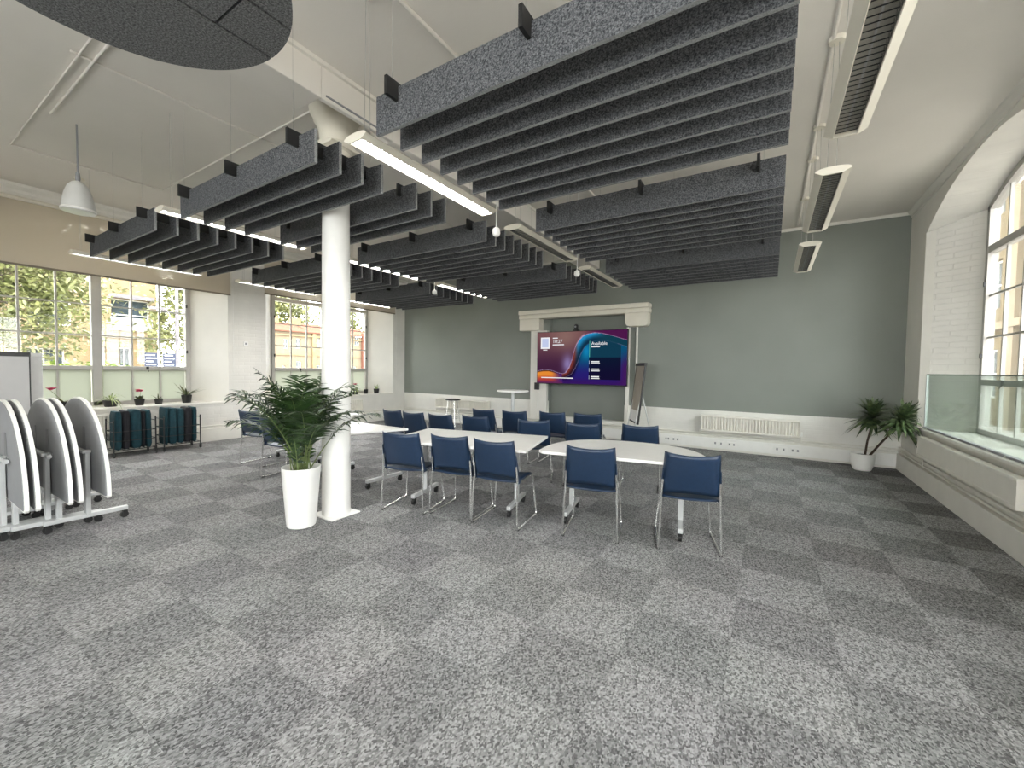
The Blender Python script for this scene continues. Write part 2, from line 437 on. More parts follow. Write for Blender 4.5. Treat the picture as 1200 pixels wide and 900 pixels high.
# ------------------------------------------------------------------ side walls with arched window recesses
N_ARC = 20
def side_wall(name, x, s, centres, depth, material, reveal_mat, label):
    """x wall face, s=+1 when outdoors lies towards +x"""
    m = MB(); rv = MB()
    xi = x + s * depth; xo = xi + s * 0.07
    ys = sorted(centres); prev = YB
    edges = []
    for c in ys:
        a, b = c - W_HALF, c + W_HALF
        m.quad((x, prev, 0), (x, a, 0), (x, a, ZC), (x, prev, ZC)); prev = b
        m.quad((x, a, 0), (x, b, 0), (x, b, SILL), (x, a, SILL))
        for k in range(N_ARC):
            t0, t1 = -1 + 2 * k / N_ARC, -1 + 2 * (k + 1) / N_ARC
            y0, y1 = c + W_HALF * t0, c + W_HALF * t1
            m.quad((x, y0, arc_front(t0)), (x, y1, arc_front(t1)), (x, y1, ZC), (x, y0, ZC))
            u0, u1 = c + W_IN * t0, c + W_IN * t1
            rv.quad((x, y0, arc_front(t0)), (x, y1, arc_front(t1)), (xi, u1, arc_in(t1)), (xi, u0, arc_in(t0)))
            rv.quad((xi, u0, arc_in(t0)), (xi, u1, arc_in(t1)), (xo, u1, arc_in(t1)), (xo, u0, arc_in(t0)))
        for e in (-1, 1):
            rv.quad((x, c + e * W_HALF, SILL), (x, c + e * W_HALF, arc_front(1)), (xi, c + e * W_IN, arc_in(1)), (xi, c + e * W_IN, SILL))
            rv.quad((xi, c + e * W_IN, SILL), (xi, c + e * W_IN, arc_in(1)), (xo, c + e * W_IN, arc_in(1)), (xo, c + e * W_IN, SILL))
        rv.quad((x, c - W_HALF, SILL), (x, c + W_HALF, SILL), (xi, c + W_IN, SILL), (xi, c - W_IN, SILL))
        rv.quad((xi, c - W_IN, SILL), (xi, c + W_IN, SILL), (xo, c + W_IN, SILL), (xo, c - W_IN, SILL))
    m.quad((x, prev, 0), (x, YF, 0), (x, YF, ZC), (x, prev, ZC))
    w = m.build(name, material, recalc=False); struct(w, label, 'wall')
    rv.build('window_reveal', reveal_mat, w, recalc=False)
    return w
wall_left = side_wall('wall_left', XL, -1, LEFT_C, DEPTH_L, WALLW, PLASTER, 'white painted side wall with deep arched recesses behind the beige blinds')
wall_right = side_wall('wall_right', XR, 1, RIGHT_C, DEPTH_R, PLASTER, WALLW, 'white plastered side wall with an arched recess behind the glass guard')
# smooth band at the front edge of the far jamb of the right recess
jb = MB()
for c in RIGHT_C[:1]:
    y0 = c + W_HALF
    k = 0.16
    jb.add([(XR - 0.004, y0, SILL), (XR - 0.004, y0, arc_front(1)), (XR + DEPTH_R * k, y0 - (W_HALF - W_IN) * k - 0.006, arc_front(1) + 0.02), (XR + DEPTH_R * k, y0 - (W_HALF - W_IN) * k - 0.006, SILL)], [(0, 1, 2, 3)])
jb.build('jamb_band', TRIM, wall_right, recalc=False)

# ------------------------------------------------------------------ windows
def make_window(name, x, s, c, sill, label, frosted, detail=True):
    """root at the glass plane, local: y along the wall, z up; s = +1 when outdoors is +x"""
    w = root(name, (x, c, 0), 0, label, 'window', None, 'structure')
    d0, d1 = -0.045, 0.045
    hw = W_IN - 0.005; st = 0.07; mu = 0.065
    z0, zt0, zt1, zr0, zr1 = sill + 0.005, 1.385, 1.455, 3.03, 3.12
    def top(y): return arc_in(max(-1, min(1, y / W_IN)))
    fr = MB()
    fr.box(d0, -hw, z0, d1, hw, z0 + 0.065)
    for e in (-1, 1): fr.box(d0, e * hw, z0, d1, e * (hw - st), top(hw))
    n = 20
    for k in range(n):
        ya, yb = -hw + 2 * hw * k / n, -hw + 2 * hw * (k + 1) / n
        fr.add([(d0, ya, top(ya)), (d1, ya, top(ya)), (d1, yb, top(yb)), (d0, yb, top(yb)), (d0, ya, top(ya) - 0.075), (d1, ya, top(ya) - 0.075), (d1, yb, top(yb) - 0.075), (d0, yb, top(yb) - 0.075)],
               [(0,1,2,3),(7,6,5,4),(0,3,7,4),(1,5,6,2)])
    fr.build('frame', FRAMEW, w)
    MB().box(d0 - 0.01, -mu, z0, d1, mu, top(0) - 0.05).build('mullion', FRAMEW, w, bevel=0.008)
    for e in (-1, 1):
        a, b = (mu, hw - st) if e > 0 else (-(hw - st), -mu)
        MB().box(d0 - 0.012 if s > 0 else d0, a, zt0, d1 if s > 0 else d1 + 0.012, b, zt1).build('rail', FRAMEW, w, bevel=0.006)
        MB().box(d0, a, zr0, d1, b, zr1).build('transom', FRAMEW, w, bevel=0.006)
        cols = [a + (b - a) * k / 3 for k in range(4)]
        rows = [zt1 + (zr0 - zt1) * k / 3 for k in range(4)]
        for k in (1, 2):
            MB().box(-0.016, cols[k] - 0.013, z0 + 0.065, 0.016, cols[k] + 0.013, top(cols[k]) - 0.07).build('glazing_bar', FRAMEW, w)
            MB().box(-0.014, a, rows[k] - 0.011, 0.014, b, rows[k] + 0.011).build('glazing_bar', FRAMEW, w)
        if detail:
            for k in range(3):
                MB().box(-0.004, cols[k] + .012, z0 + 0.06, 0.004, cols[k + 1] - .012, zt0 + .003).build('pane', FROST if frosted else GLASS, w)
                for q in range(3):
                    MB().box(-0.003, cols[k] + .012, rows[q] + .01, 0.003, cols[k + 1] - .012, rows[q + 1] - .01).build('pane', GLASS, w)
                ya, yb = cols[k] + .012, cols[k + 1] - .012
                poly = [(ya, zr1), (yb, zr1)] + [(yb + (ya - yb) * q / 5, top(yb + (ya - yb) * q / 5) - 0.07) for q in range(6)]
                MB().prism(poly, -0.003, 0.003, 'x').build('pane', GLASS, w)
            # catches on the opening rails
            hx = -0.055 if s > 0 else 0.055
            MB().box(hx - 0.012, (a + b) / 2 - 0.02, zt0 + 0.01, hx + 0.012, (a + b) / 2 + 0.02, zt1 - 0.005).tube([(hx, (a + b) / 2, zt0 + .03), (hx * 1.5, (a + b) / 2 + .01, zt0 - .03)], 0.007, 6).build('catch', BLACKP, w)
            hg = MB()
            for zz in (1.75, 2.65):
                hg.box(hx - 0.012, e * (hw - st + 0.012) - 0.012, zz - 0.03, hx + 0.012, e * (hw - st + 0.012) + 0.012, zz + 0.03)
            hg.build('hinge', BLACKP, w)
        else:
            for k in range(3):
                MB().box(-0.003, cols[k], z0 + .06, 0.003, cols[k + 1], 3.6).build('pane', GLASS, w)
    return w
make_window('window_1', XL - DEPTH_L, -1, LEFT_C[0], SILL, 'tall arched multi pane window above the plants and teal cushion trolleys', True)
make_window('window_2', XL - DEPTH_L, -1, LEFT_C[1], SILL, 'arched multi pane window partly hidden behind the white column', True)
make_window('window_3', XR + DEPTH_R, 1, RIGHT_C[0], SILL, 'arched multi pane window behind the clear glass guard', False)
make_window('window_4', XR + DEPTH_R, 1, RIGHT_C[1], SILL, 'side wall window next to the camera past the glass guard', False, False)
make_window('window_5', XR + DEPTH_R, 1, RIGHT_C[2], SILL, 'side wall window behind the camera on the guard side', False, False)

# sill boards
for nm, x, s, dep, c, lab in (('trim_2', XL, -1, DEPTH_L, LEFT_C[0], 'white window sill board carrying the row of potted plants'),
                              ('trim_3', XL, -1, DEPTH_L, LEFT_C[1], 'white window sill board in the recess behind the column'),
                              ('trim_4', XR, 1, DEPTH_R, RIGHT_C[0], 'white window sill board below the glass guard')):
    a = x - s * 0.03
    poly = [(a, c - W_HALF - 0.02), (a, c + W_HALF + 0.02), (x, c + W_HALF + 0.02), (x + s * (dep - 0.05), c + W_IN + 0.03), (x + s * (dep - 0.05), c - W_IN - 0.03), (x, c - W_HALF - 0.02)]
    struct(MB().prism(poly, SILL - 0.028, SILL + 0.006).build(nm, TRIM, bevel=0.006), lab, 'sill')

# ------------------------------------------------------------------ far wall: sage green above a white dado, wide fireplace opening
ox0, ox1, oz0, oz1 = -4.47, -2.65, 0.40, 2.72
DADO = 0.76
fw = MB(); fg = MB()
def rect(m, x0, x1, z0, z1, y=YF): m.quad((x0, y, z0), (x1, y, z0), (x1, y, z1), (x0, y, z1))
rect(fw, XL, ox0, 0, DADO); rect(fw, ox1, XR, 0, DADO); rect(fw, ox0, ox1, 0, oz0)
rect(fg, XL, ox0, DADO, ZC); rect(fg, ox1, XR, DADO, ZC); rect(fg, ox0, ox1, oz1, ZC)
rec = 0.14
for (a, b) in (((ox0, oz0), (ox0, oz1)), ((ox0, oz1), (ox1, oz1)), ((ox1, oz1), (ox1, oz0))):
    fg.quad((a[0], YF, a[1]), (b[0], YF, b[1]), (b[0], YF + rec, b[1]), (a[0], YF + rec, a[1]))
rect(fg, ox0, ox1, oz0, oz1, YF + rec)
fw.quad((ox0, YF, oz0), (ox1, YF, oz0), (ox1, YF + rec, oz0), (ox0, YF + rec, oz0))
wall_far = fw.build('wall_far', WALLX, recalc=False)
struct(wall_far, 'far wall painted sage green above a white dado', 'wall')
fg.build('green_paint', GREEN, wall_far, recalc=False).data.update()
MB().box(XL, YF - 0.012, ZC - 0.05, XR, YF, ZC).build('picture_rail', TRIM, wall_far)
bm_ = MB(); xs_ = [XL - 0.9]
for c in BACK_X: xs_ += [c - 1.35, c + 1.35]
xs_ += [XR + 0.9]
for k in range(len(xs_) - 1):
    if k % 2 == 0: bm_.box(xs_[k], YB - 0.25, 0, xs_[k + 1], YB, ZC)
    else: bm_.box(xs_[k], YB - 0.25, 0, xs_[k + 1], YB, SILL).box(xs_[k], YB - 0.25, 3.65, xs_[k + 1], YB, ZC)
wall_back = bm_.build('wall_back', PLASTER, recalc=False)
struct(wall_back, 'white wall with two tall windows behind the camera', 'wall')
for k, c in enumerate(BACK_X):
    w = root('window_%d' % (6 + k), (c, YB - 0.18, 0), 0, ['tall window in the wall behind the camera nearer the column', 'tall window in the wall behind the camera on the guard side'][k], 'window', None, 'structure')
    fm = MB()
    for a in (-1.35, -0.45, 0.45, 1.35): fm.box(a - 0.035, -0.035, SILL, a + 0.035, 0.035, 3.65)
    for z in (SILL + 0.03, 1.45, 2.5, 3.62): fm.box(-1.35, -0.03, z - 0.03, 1.35, 0.03, z + 0.03)
    fm.build('frame', FRAMEW, w)
    for a in (-0.9, 0, 0.9): MB().box(a - 0.42, -0.003, SILL + 0.05, a + 0.42, 0.003, 3.6).build('pane', GLASS, w)

# mantel: big lintel with corbels, pilaster
mantel = root('mantelpiece', (-3.70, YF, 0), 0, 'large white stone mantel with corbels framing the wall screen', 'mantelpiece')
mx0, mx1 = -5.20 + 3.70, -2.12 + 3.70
MB().box(mx0, -0.24, 2.70, mx1, -0.002, 2.80).box(mx0 - 0.0, -0.27, 2.80, mx1 + 0.0, -0.002, 2.90).build('lintel', CREAM, mantel, bevel=0.02)
MB().box(mx0 + 0.01, -0.22, 2.43, mx0 + 0.56, -0.002, 2.70).build('corbel', CREAM, mantel, bevel=0.012)
pl = [(mx1 - 0.50, 2.70), (mx1 - 0.02, 2.70), (mx1 - 0.02, 2.43)] + [(mx1 - 0.44 + 0.06 * math.cos(a), 2.49 - 0.06 * math.sin(a)) for a in [R(90 + 15 * k) for k in range(7)]]
pl = [(mx1 - 0.50, 2.70), (mx1 - 0.02, 2.70), (mx1 - 0.02, 2.50), (mx1 - 0.04, 2.455), (mx1 - 0.08, 2.43), (mx1 - 0.40, 2.43), (mx1 - 0.455, 2.45), (mx1 - 0.49, 2.50)]
MB().prism(pl, -0.22, -0.002, 'y').build('corbel', CREAM, mantel, bevel=0.008)
MB().box(-4.93 + 3.70, -0.10, 0.30, ox0 + 3.70 - 0.02, -0.002, 2.43).build('pilaster', TRIM, mantel, bevel=0.006)
MB().box(-2.62 + 3.70, -0.05, 0.30, -2.55 + 3.70, -0.002, 2.43).build('pilaster', TRIM, mantel, bevel=0.006)
MB().tube([(-2.40 + 3.70, -0.04, 0.30), (-2.40 + 3.70, -0.04, 2.43)], 0.022, 8).build('pipe', TRIM, mantel, smooth=True)

# skirting trunking and sockets
def trunk(name, pts, label, h=0.27):
    m = MB(); return m
bf = root('baseboard_far', (0, 0, 0), 0, 'white dado trunking along the foot of the green wall', 'skirting', None, 'structure')
MB().box(XL + .07, YF - 0.06, 0.0, XR - .06, YF - .001, 0.27).build('trunking', TRIM, bf, bevel=0.006)
MB().box(XL + .07, YF - 0.068, 0.04, XR - .06, YF - 0.061, 0.235).build('trunking_lid', WHITE, bf, bevel=0.003)
MB().tube([(XL + .05, YF - 0.03, 0.31), (XR - .04, YF - 0.03, 0.31)], 0.014, 8).build('pipe', TRIM, bf, smooth=True)
br_ = root('baseboard_right', (0, 0, 0), 0, 'white trunking and heating pipes along the foot of the window wall with the guard', 'skirting', None, 'structure')
MB().box(XR - 0.06, YB, 0, XR - .001, YF, 0.25).build('trunking', TRIM, br_, bevel=0.006)
MB().tube([(XR - 0.03, YB, 0.285), (XR - 0.03, YF - 0.05, 0.285)], 0.014, 8).build('pipe', TRIM, br_, smooth=True)
MB().tube([(XR - 0.03, YB, 0.345), (XR - 0.03, YF - 0.05, 0.345)], 0.014, 8).build('pipe', TRIM, br_, smooth=True)
bl = root('baseboard_left', (0, 0, 0), 0, 'white trunking along the foot of the wall with the beige blinds', 'skirting', None, 'structure')
MB().box(XL + .001, YB, 0, XL + 0.06, YF, 0.25).build('trunking', TRIM, bl, bevel=0.006)
MB().tube([(XL + 0.03, YB, 0.30), (XL + 0.03, YF - .05, 0.30)], 0.014, 8).build('pipe', TRIM, bl, smooth=True)

sock_labels = ['twin white socket on the trunking under the easel', 'single white socket left of the fluted radiator beneath the green wall', 'twin white socket directly left below the fluted radiator',
               'second socket below the left half of the fluted radiator', 'third socket below the fluted radiator', 'twin white socket below the right end of the fluted radiator', 'socket nearest the corner plant below the fluted radiator']
for (x, w), lab in zip(((-3.24, 0.15), (-1.73, 0.09), (-1.57, 0.15), (-0.80, 0.20), (-0.57, 0.15), (0.20, 0.20), (0.42, 0.15)), sock_labels):
    s_ = root('wall_socket', (x, YF - 0.068, 0.14), 0, lab, 'socket', 'sockets on the far trunking')
    MB().box(-w / 2, -0.009, -0.043, w / 2, -0.0005, 0.043).build('face_plate', WHITE, s_, bevel=0.003)
    k = MB()
    for e in (-0.25, 0.25):
        k.box(e * w - 0.014, -0.0105, -0.02, e * w + 0.014, -0.0088, 0.018)
    k.build('outlet', GREYTOP, s_)

# cornices
prof = [(0, 0), (0.0, -0.20), (0.03, -0.20), (0.035, -0.16), (0.07, -0.12), (0.075, -0.08), (0.13, -0.04), (0.14, 0)]
struct(MB().prism([(XL + a, ZC + b) for a, b in prof], YB, YF, 'y').build('trim_5', TRIM), 'moulded cornice above the beige blinds', 'cornice')
prof = [(0, 0), (0, -0.10), (0.012, -0.10), (0.02, -0.06), (0.05, -0.02), (0.055, 0)]
struct(MB().prism([(XR - a, ZC + b) for a, b in prof], YB, YF, 'y').build('trim_6', PLASTER), 'slim cove cornice above the window with the glass guard', 'cornice')

# ------------------------------------------------------------------ column
CX, CY = -3.715, 2.61
colm = root('column', (CX, CY, 0), 0, 'round white cast iron column with flared capital behind the potted palm', 'column', None, 'structure')
MB().lathe([(0.137, 0.012), (0.137, 1.2), (0.130, 2.6), (0.124, 3.45)], 40).build('shaft', POT, colm, smooth=True)
MB().box(-0.165, -0.165, 0, 0.165, 0.165, 0.014).build('base_plate', POT, colm, bevel=0.003)
MB().lathe([(0.124, 3.42), (0.15, 3.44), (0.165, 3.47), (0.15, 3.50), (0.135, 3.52), (0.135, 3.60), (0.175, 3.63), (0.18, 3.66), (0.150, 3.68), (0.150, 3.72), (0.16, 3.80), (0.185, 3.87), (0.205, 3.89), (0.21, 3.92), (0.235, 3.96), (0.245, 4.0), (0.24, 4.049)], 40).build('capital', CREAM, colm, smooth=True)
MB().box(-0.17, -0.17, 3.615, 0.17, 0.17, 3.64).build('abacus', CREAM, colm, bevel=0.006)

# ------------------------------------------------------------------ hanging felt baffle rafts
ZB, BH, BT, BP = 2.95, 0.236, 0.024, 0.1975
blade_cache = {}
def raft(x0, x1, y0, label, skip=(), nb=8):
    xc = (x0 + x1) / 2; L = x1 - x0
    t = root('hanging_baffle_raft', (xc, y0 + BP * 3.5, ZB), 0, label, 'acoustic raft', 'felt baffle rafts under the ceiling')
    yl = -BP * 3.5
    for k in range(nb):
        if k in skip: continue
        if not blade_cache:
            b = MB().box(-L / 2, -BT / 2, 0, L / 2, BT / 2, BH).build('baffle', FELT, t)
            b.data.materials.append(FELT_EDGE)
            for p in b.data.polygons:
                if abs(p.normal.z) > 0.9 or abs(p.normal.x) > 0.9: p.material_index = 1
            blade_cache['b'] = (b, L)
        else:
            b0, L0 = blade_cache['b']
            b = b0.copy(); COL.objects.link(b); b.parent = t; b.scale.x = L / L0
        b.location = (0, yl + k * BP, 0)
    segs = [(-0.10, BP * (nb - 1) + 0.05)]
    if skip: segs = [(-0.10, BP * 3 + 0.05), (BP * 5 - 0.05, BP * (nb - 1) + 0.05)]
    for e in (-0.915, 0, 0.915):
        for a, b in segs:
            MB().box(e - 0.011, yl + a, BH - 0.085, e + 0.011, yl + b, BH + 0.022).build('rail', BLACK, t)
        for yy in (yl - 0.05, yl + BP * (nb - 1)):
            MB().tube([(e, yy, BH + 0.02), (e, yy, ZC - ZB)], 0.0013, 5).build('wire', WIRE, t)
    return t
YR = (1.80, 3.88, 6.06)
RX, LX, KX = (-2.14, 0.055), (-5.02, -2.79), (-7.92, -5.69)
raft(*RX, YR[0], 'large grey felt baffle raft nearest the camera beside the near strip light')
raft(*RX, YR[1], 'grey felt baffle raft between the nearest raft and the screen wall, on the radiator side')
raft(*RX, YR[2], 'grey felt baffle raft closest to the green wall right of the screen')
raft(*LX, YR[0], 'grey felt baffle raft wrapped around the white column with one baffle missing', skip=(4,))
raft(*LX, YR[1], 'grey felt baffle raft beyond the column in the middle row')
raft(*LX, YR[2], 'grey felt baffle raft nearest the mantel in the middle row')
raft(*KX, YR[0], 'grey felt baffle raft hanging before the first window blind')
raft(*KX, YR[1], 'grey felt baffle raft near the wall between the two blinds')
raft(*KX, YR[2], 'grey felt baffle raft in the far corner by the second window')

# round felt panel
dc = root('hanging_felt_disc', (-2.24, 0.55, 3.10), 0, 'round grey felt ceiling panel with cut grooves', 'acoustic panel')
rd = 0.657
def disc_piece(x0, x1, y0, y1):
    pts = []
    N = 96
    m = MB()
    poly = [(rd * math.cos(2 * PI * k / N), rd * math.sin(2 * PI * k / N)) for k in range(N)]
    def clip(poly, f):
        out = []
        for i in range(len(poly)):
            a, b = poly[i], poly[(i + 1) % len(poly)]; fa, fb = f(a), f(b)
            if fa >= 0: out.append(a)
            if fa * fb < 0:
                t = fa / (fa - fb); out.append((a[0] + (b[0] - a[0]) * t, a[1] + (b[1] - a[1]) * t))
        return out
    for f in (lambda p: p[0] - x0, lambda p: x1 - p[0], lambda p: p[1] - y0, lambda p: y1 - p[1]): poly = clip(poly, f)
    if len(poly) < 3: return
    m.prism(poly, 0, 0.024).build('felt_segment', FELT_DISC, dc)
gq = 0.012
disc_piece(-1, -0.01 - gq, -1, 1)
disc_piece(-0.01, 0.255 - gq, -1, 0.395)
disc_piece(-0.01, 0.255 - gq, 0.395 + gq, 1)
disc_piece(0.255, 1, -1, 1)
MB().lathe([(rd - 0.02, 0.0241), (rd - 0.02, 0.045)], 64).build('backing', BLACK, dc)
wr = MB()
for a in (30, 150, 270): wr.tube([(0.45 * math.cos(R(a)), 0.45 * math.sin(R(a)), 0.04), (0.45 * math.cos(R(a)), 0.45 * math.sin(R(a)), ZC - 3.10)], 0.002, 5)
wr.build('wire', WIRE, dc)

# ------------------------------------------------------------------ linear luminaires
LAMP_W = 24.0
def make_luminaire(lit, L=1.5):
    t = root('hanging_strip_light', (0, 0, 3.0))
    n = 10
    arc = [(0.11 * math.cos(PI * k / n), 0.028 + 0.026 * math.sin(PI * k / n)) for k in range(n + 1)]
    poly = [(0.062, 0.0), (0.11, 0.026)] + arc[1:-1] + [(-0.11, 0.026), (-0.062, 0.0), (-0.058, 0.004), (-0.052, 0.048), (0.052, 0.048), (0.058, 0.004)]
    MB().prism(poly, -L / 2, L / 2, 'y').build('housing', CREAM, t)
    cp = [(0.112, 0.025)] + [(a * 1.02, b + 0.001) for a, b in arc[1:-1]] + [(-0.112, 0.025), (-0.062, -0.001), (0.062, -0.001)]
    for e in (-1, 1):
        MB().prism(cp, e * L / 2, e * (L / 2 + 0.012), 'y').build('end_cap', CREAM, t)
    sl = MB(); k = int(L / 0.045)
    for q in range(1, k):
        y = -L / 2 + L * q / k
        sl.add([(-0.056, y - 0.006, 0.006), (0.056, y - 0.006, 0.006), (0.05, y + 0.006, 0.040), (-0.05, y + 0.006, 0.040)], [(0, 1, 2, 3)])
        sl.add([(-0.056, y + 0.004, 0.006), (0.056, y + 0.004, 0.006), (0.05, y + 0.008, 0.040), (-0.05, y + 0.008, 0.040)], [(0, 1, 2, 3)])
    for e in (-1, 1):
        sl.quad((e * 0.0575, -L / 2, 0.004), (e * 0.0575, L / 2, 0.004), (e * 0.0515, L / 2, 0.047), (e * 0.0515, -L / 2, 0.047))
    sl.build('louvre', LOUVRE, t, recalc=False)
    MB().tube([(0, -L / 2 + 0.03, 0.0415), (0, L / 2 - 0.03, 0.0415)], 0.005, 10).build('tube', WHITE, t, smooth=True)
    if lit:
        a = bpy.data.lights.new('lamp_light', 'AREA'); a.shape = 'RECTANGLE'; a.size = 0.085; a.size_y = L - 0.06; a.energy = LAMP_W; a.color = (1.0, 0.975, 0.945)
        ao = bpy.data.objects.new('lamp_light', a); COL.objects.link(ao); ao.parent = t; ao.location = (0, 0, 0.0472)
    for e in (-1, 1):
        y = e * (L / 2 - 0.09)
        wm = MB()
        for x in (-0.03, 0.03): wm.tube([(x, y, 0.06), (x * 0.5, y, ZC - 3.0 - 0.03)], 0.0018, 5)
        wm.build('wire', WIRE, t)
        MB().lathe([(0.05, ZC - 3.0 - 0.028), (0.058, ZC - 3.0 - 0.012), (0.058, ZC - 3.0)], 20, (0, y)).build('ceiling_rose', CREAM, t, smooth=True)
    return t
lum_off = make_luminaire(False); lum_on = make_luminaire(True); index_kids()
LUMS = [(0.355, 2.61, 'white louvred strip light nearest the camera on the guard window side'), (0.355, 4.70, 'second white strip light from the camera on the guard window side'), (0.355, 6.78, 'white strip light closest to the green wall on the guard window side'),
        (-2.39, 2.58, 'white louvred strip light under the beam beside the column capital'), (-2.39, 4.57, 'white strip light under the beam between the two inner raft rows'), (-2.39, 6.60, 'white strip light under the beam closest to the mantel'),
        (-5.24, 2.45, 'strip light between the column raft and the raft by the first blind'), (-5.24, 4.60, 'strip light beyond the column in the row nearer the blinds'), (-5.24, 6.56, 'strip light near the green wall in the row nearer the blinds'),
        (-8.20, 2.42, 'strip light hanging close to the first window blind'), (-8.20, 4.52, 'strip light hanging close to the wall between the blinds'), (-8.20, 6.55, 'strip light hanging close to the second window blind')]
for k, (x, y, lab) in enumerate(LUMS):
    src = lum_off if x > 0 or (x > -3 and y > 4) else lum_on     # the lights by the guarded window and the screen are switched off
    t = src if k in (0, 3) else copy_tree(src)
    t.location = (x, y, 3.03 if -6 < x < -5 else 3.0)
    tag(t, lab, 'strip light', 'suspended strip lights')

# presence sensors on rods
for x, y, lab in ((-2.39, 3.50, 'small white sensor hanging on a rod between the first and second beam lights'), (-2.39, 5.56, 'small white sensor hanging on a rod between the second and third beam lights'), (-5.24, 5.70, 'small white sensor hanging among the rafts nearer the second window')):
    t = root('hanging_sensor', (x, y, 2.84), 0, lab, 'sensor', 'sensors hanging between the strip lights')
    MB().lathe([(0.006, 0.0), (0.03, 0.004), (0.042, 0.03), (0.038, 0.07), (0.02, 0.085), (0.012, 0.09)], 18).build('body', WHITE, t, smooth=True)
    MB().tube([(0, 0, 0.08), (0, 0, ZC - 2.84)], 0.006, 8).build('rod', WHITE, t)

# bell pendant
pd = root('pendant_lamp', (-6.38, 1.36, 3.12), 0, 'white bell shaped pendant lamp hanging before the first blind', 'pendant lamp')
MB().lathe([(0.120, 0.0), (0.135, 0.005), (0.138, 0.03), (0.13, 0.10), (0.112, 0.19), (0.085, 0.27), (0.05, 0.315), (0.02, 0.33)], 32).build('shade', mat('opal_white', (0.62, 0.62, 0.60), 0.3, noise=0.03, nscale=8), pd, smooth=True)
MB().lathe([(0.141, 0.012), (0.141, 0.032)], 32, cap=False).build('rim', WHITE, pd, smooth=True, solid=0.004)
MB().tube([(0, 0, 0.32), (0, 0, ZC - 3.12)], 0.008, 8).build('cord', GREYTOP, pd)
MB().lathe([(0.018, 0.33), (0.022, 0.36), (0.016, 0.42)], 12).build('lamp_holder', GREYTOP, pd, smooth=True)

# ceiling conduits
def pipe(name, pts, r, label):
    return tag(MB().tube(pts, r * 0.85, 8).build(name, CEIL, smooth=True), label, 'conduit', 'conduits on the ceiling')
zc = ZC - 0.012
pipe('ceiling_conduit', [(-7.62, 2.48, zc), (-7.62, 1.07, zc), (-2.9, 1.07, zc)], 0.012, 'thin conduit looping around the bell pendant on the ceiling')
pipe('ceiling_conduit', [(-7.62, 2.50, zc), (-3.66, 2.50, zc)], 0.012, 'thin conduit crossing the ceiling towards the column')
pipe('ceiling_conduit', [(-6.3, 1.16, zc), (-3.7, 1.16, zc)], 0.014, 'short conduit beside the round felt panel')
pipe('ceiling_conduit', [(-4.92, 1.02, zc), (-4.92, 8.6, zc)], 0.012, 'conduit running along the ceiling above the middle row of rafts')
pipe('ceiling_conduit', [(-2.25, -2.0, zc), (-2.25, 8.7, zc)], 0.018, 'conduit running along the ceiling above the nearest raft')
pipe('ceiling_conduit', [(0.33, -3.0, zc), (0.33, 8.7, zc)], 0.018, 'conduit along the ceiling above the near strip lights')

# ------------------------------------------------------------------ roller blinds
def blind(c, zb, label):
    t = root('roller_blind', (XL + 0.03, c, zb), 0, label, 'blind')
    w = W_HALF + 0.04
    MB().box(-0.001, -w, 0.03, 0.001, w, 3.86 - zb).build('fabric', BLIND, t)
    MB().box(-0.008, -w, 0.0, 0.008, w, 0.03).build('bottom_bar', mat('blind_bar', (0.20, 0.17, 0.13), 0.5, noise=0.05, nscale=20), t, bevel=0.003)
    MB().tube([(0.02, -w, 3.86 - zb), (0.02, w, 3.86 - zb)], 0.03, 12).build('roller', CREAM, t, smooth=True)
    MB().tube([(0.03, w + 0.03, 3.80 - zb), (0.03, w + 0.03, 1.3 - zb)], 0.003, 5).build('pull_cord', WHITE, t)
blind(LEFT_C[0], 2.90, 'beige roller blind half lowered above the row of sill plants')
blind(LEFT_C[1], 3.04, 'beige roller blind lowered a little over the window behind the column')

# ------------------------------------------------------------------ glass guard at the right window
gg = root('glass_guard', (XR + 0.035, 0, SILL + 0.006), 0, 'clear glass safety guard standing on the window sill', 'glass guard')
ga, gb = 4.55, 7.86
MB().box(-0.005, ga, 0.0, 0.005, gb, 0.735).build('glass_pane', GUARD, gg)
MB().box(-0.008, ga, 0.735, 0.008, gb, 0.748).build('top_rail', mat('guard_rail', (0.16, 0.19, 0.18), 0.3, 0.6, noise=0.05, nscale=20), gg)
MB().box(-0.011, gb, 0, 0.011, gb + 0.022, 0.748).build('end_post', SILVER, gg)
MB().box(-0.02, ga, 0.0, 0.02, gb, 0.022).build('base_channel', GREYTOP, gg)
k = MB()
for q in range(9):
    y = 4.75 + q * 0.37
    k.tube([(-0.028, y, 0.011), (-0.019, y, 0.011)], 0.008, 8)
k.build('fixing', CHROME, gg)

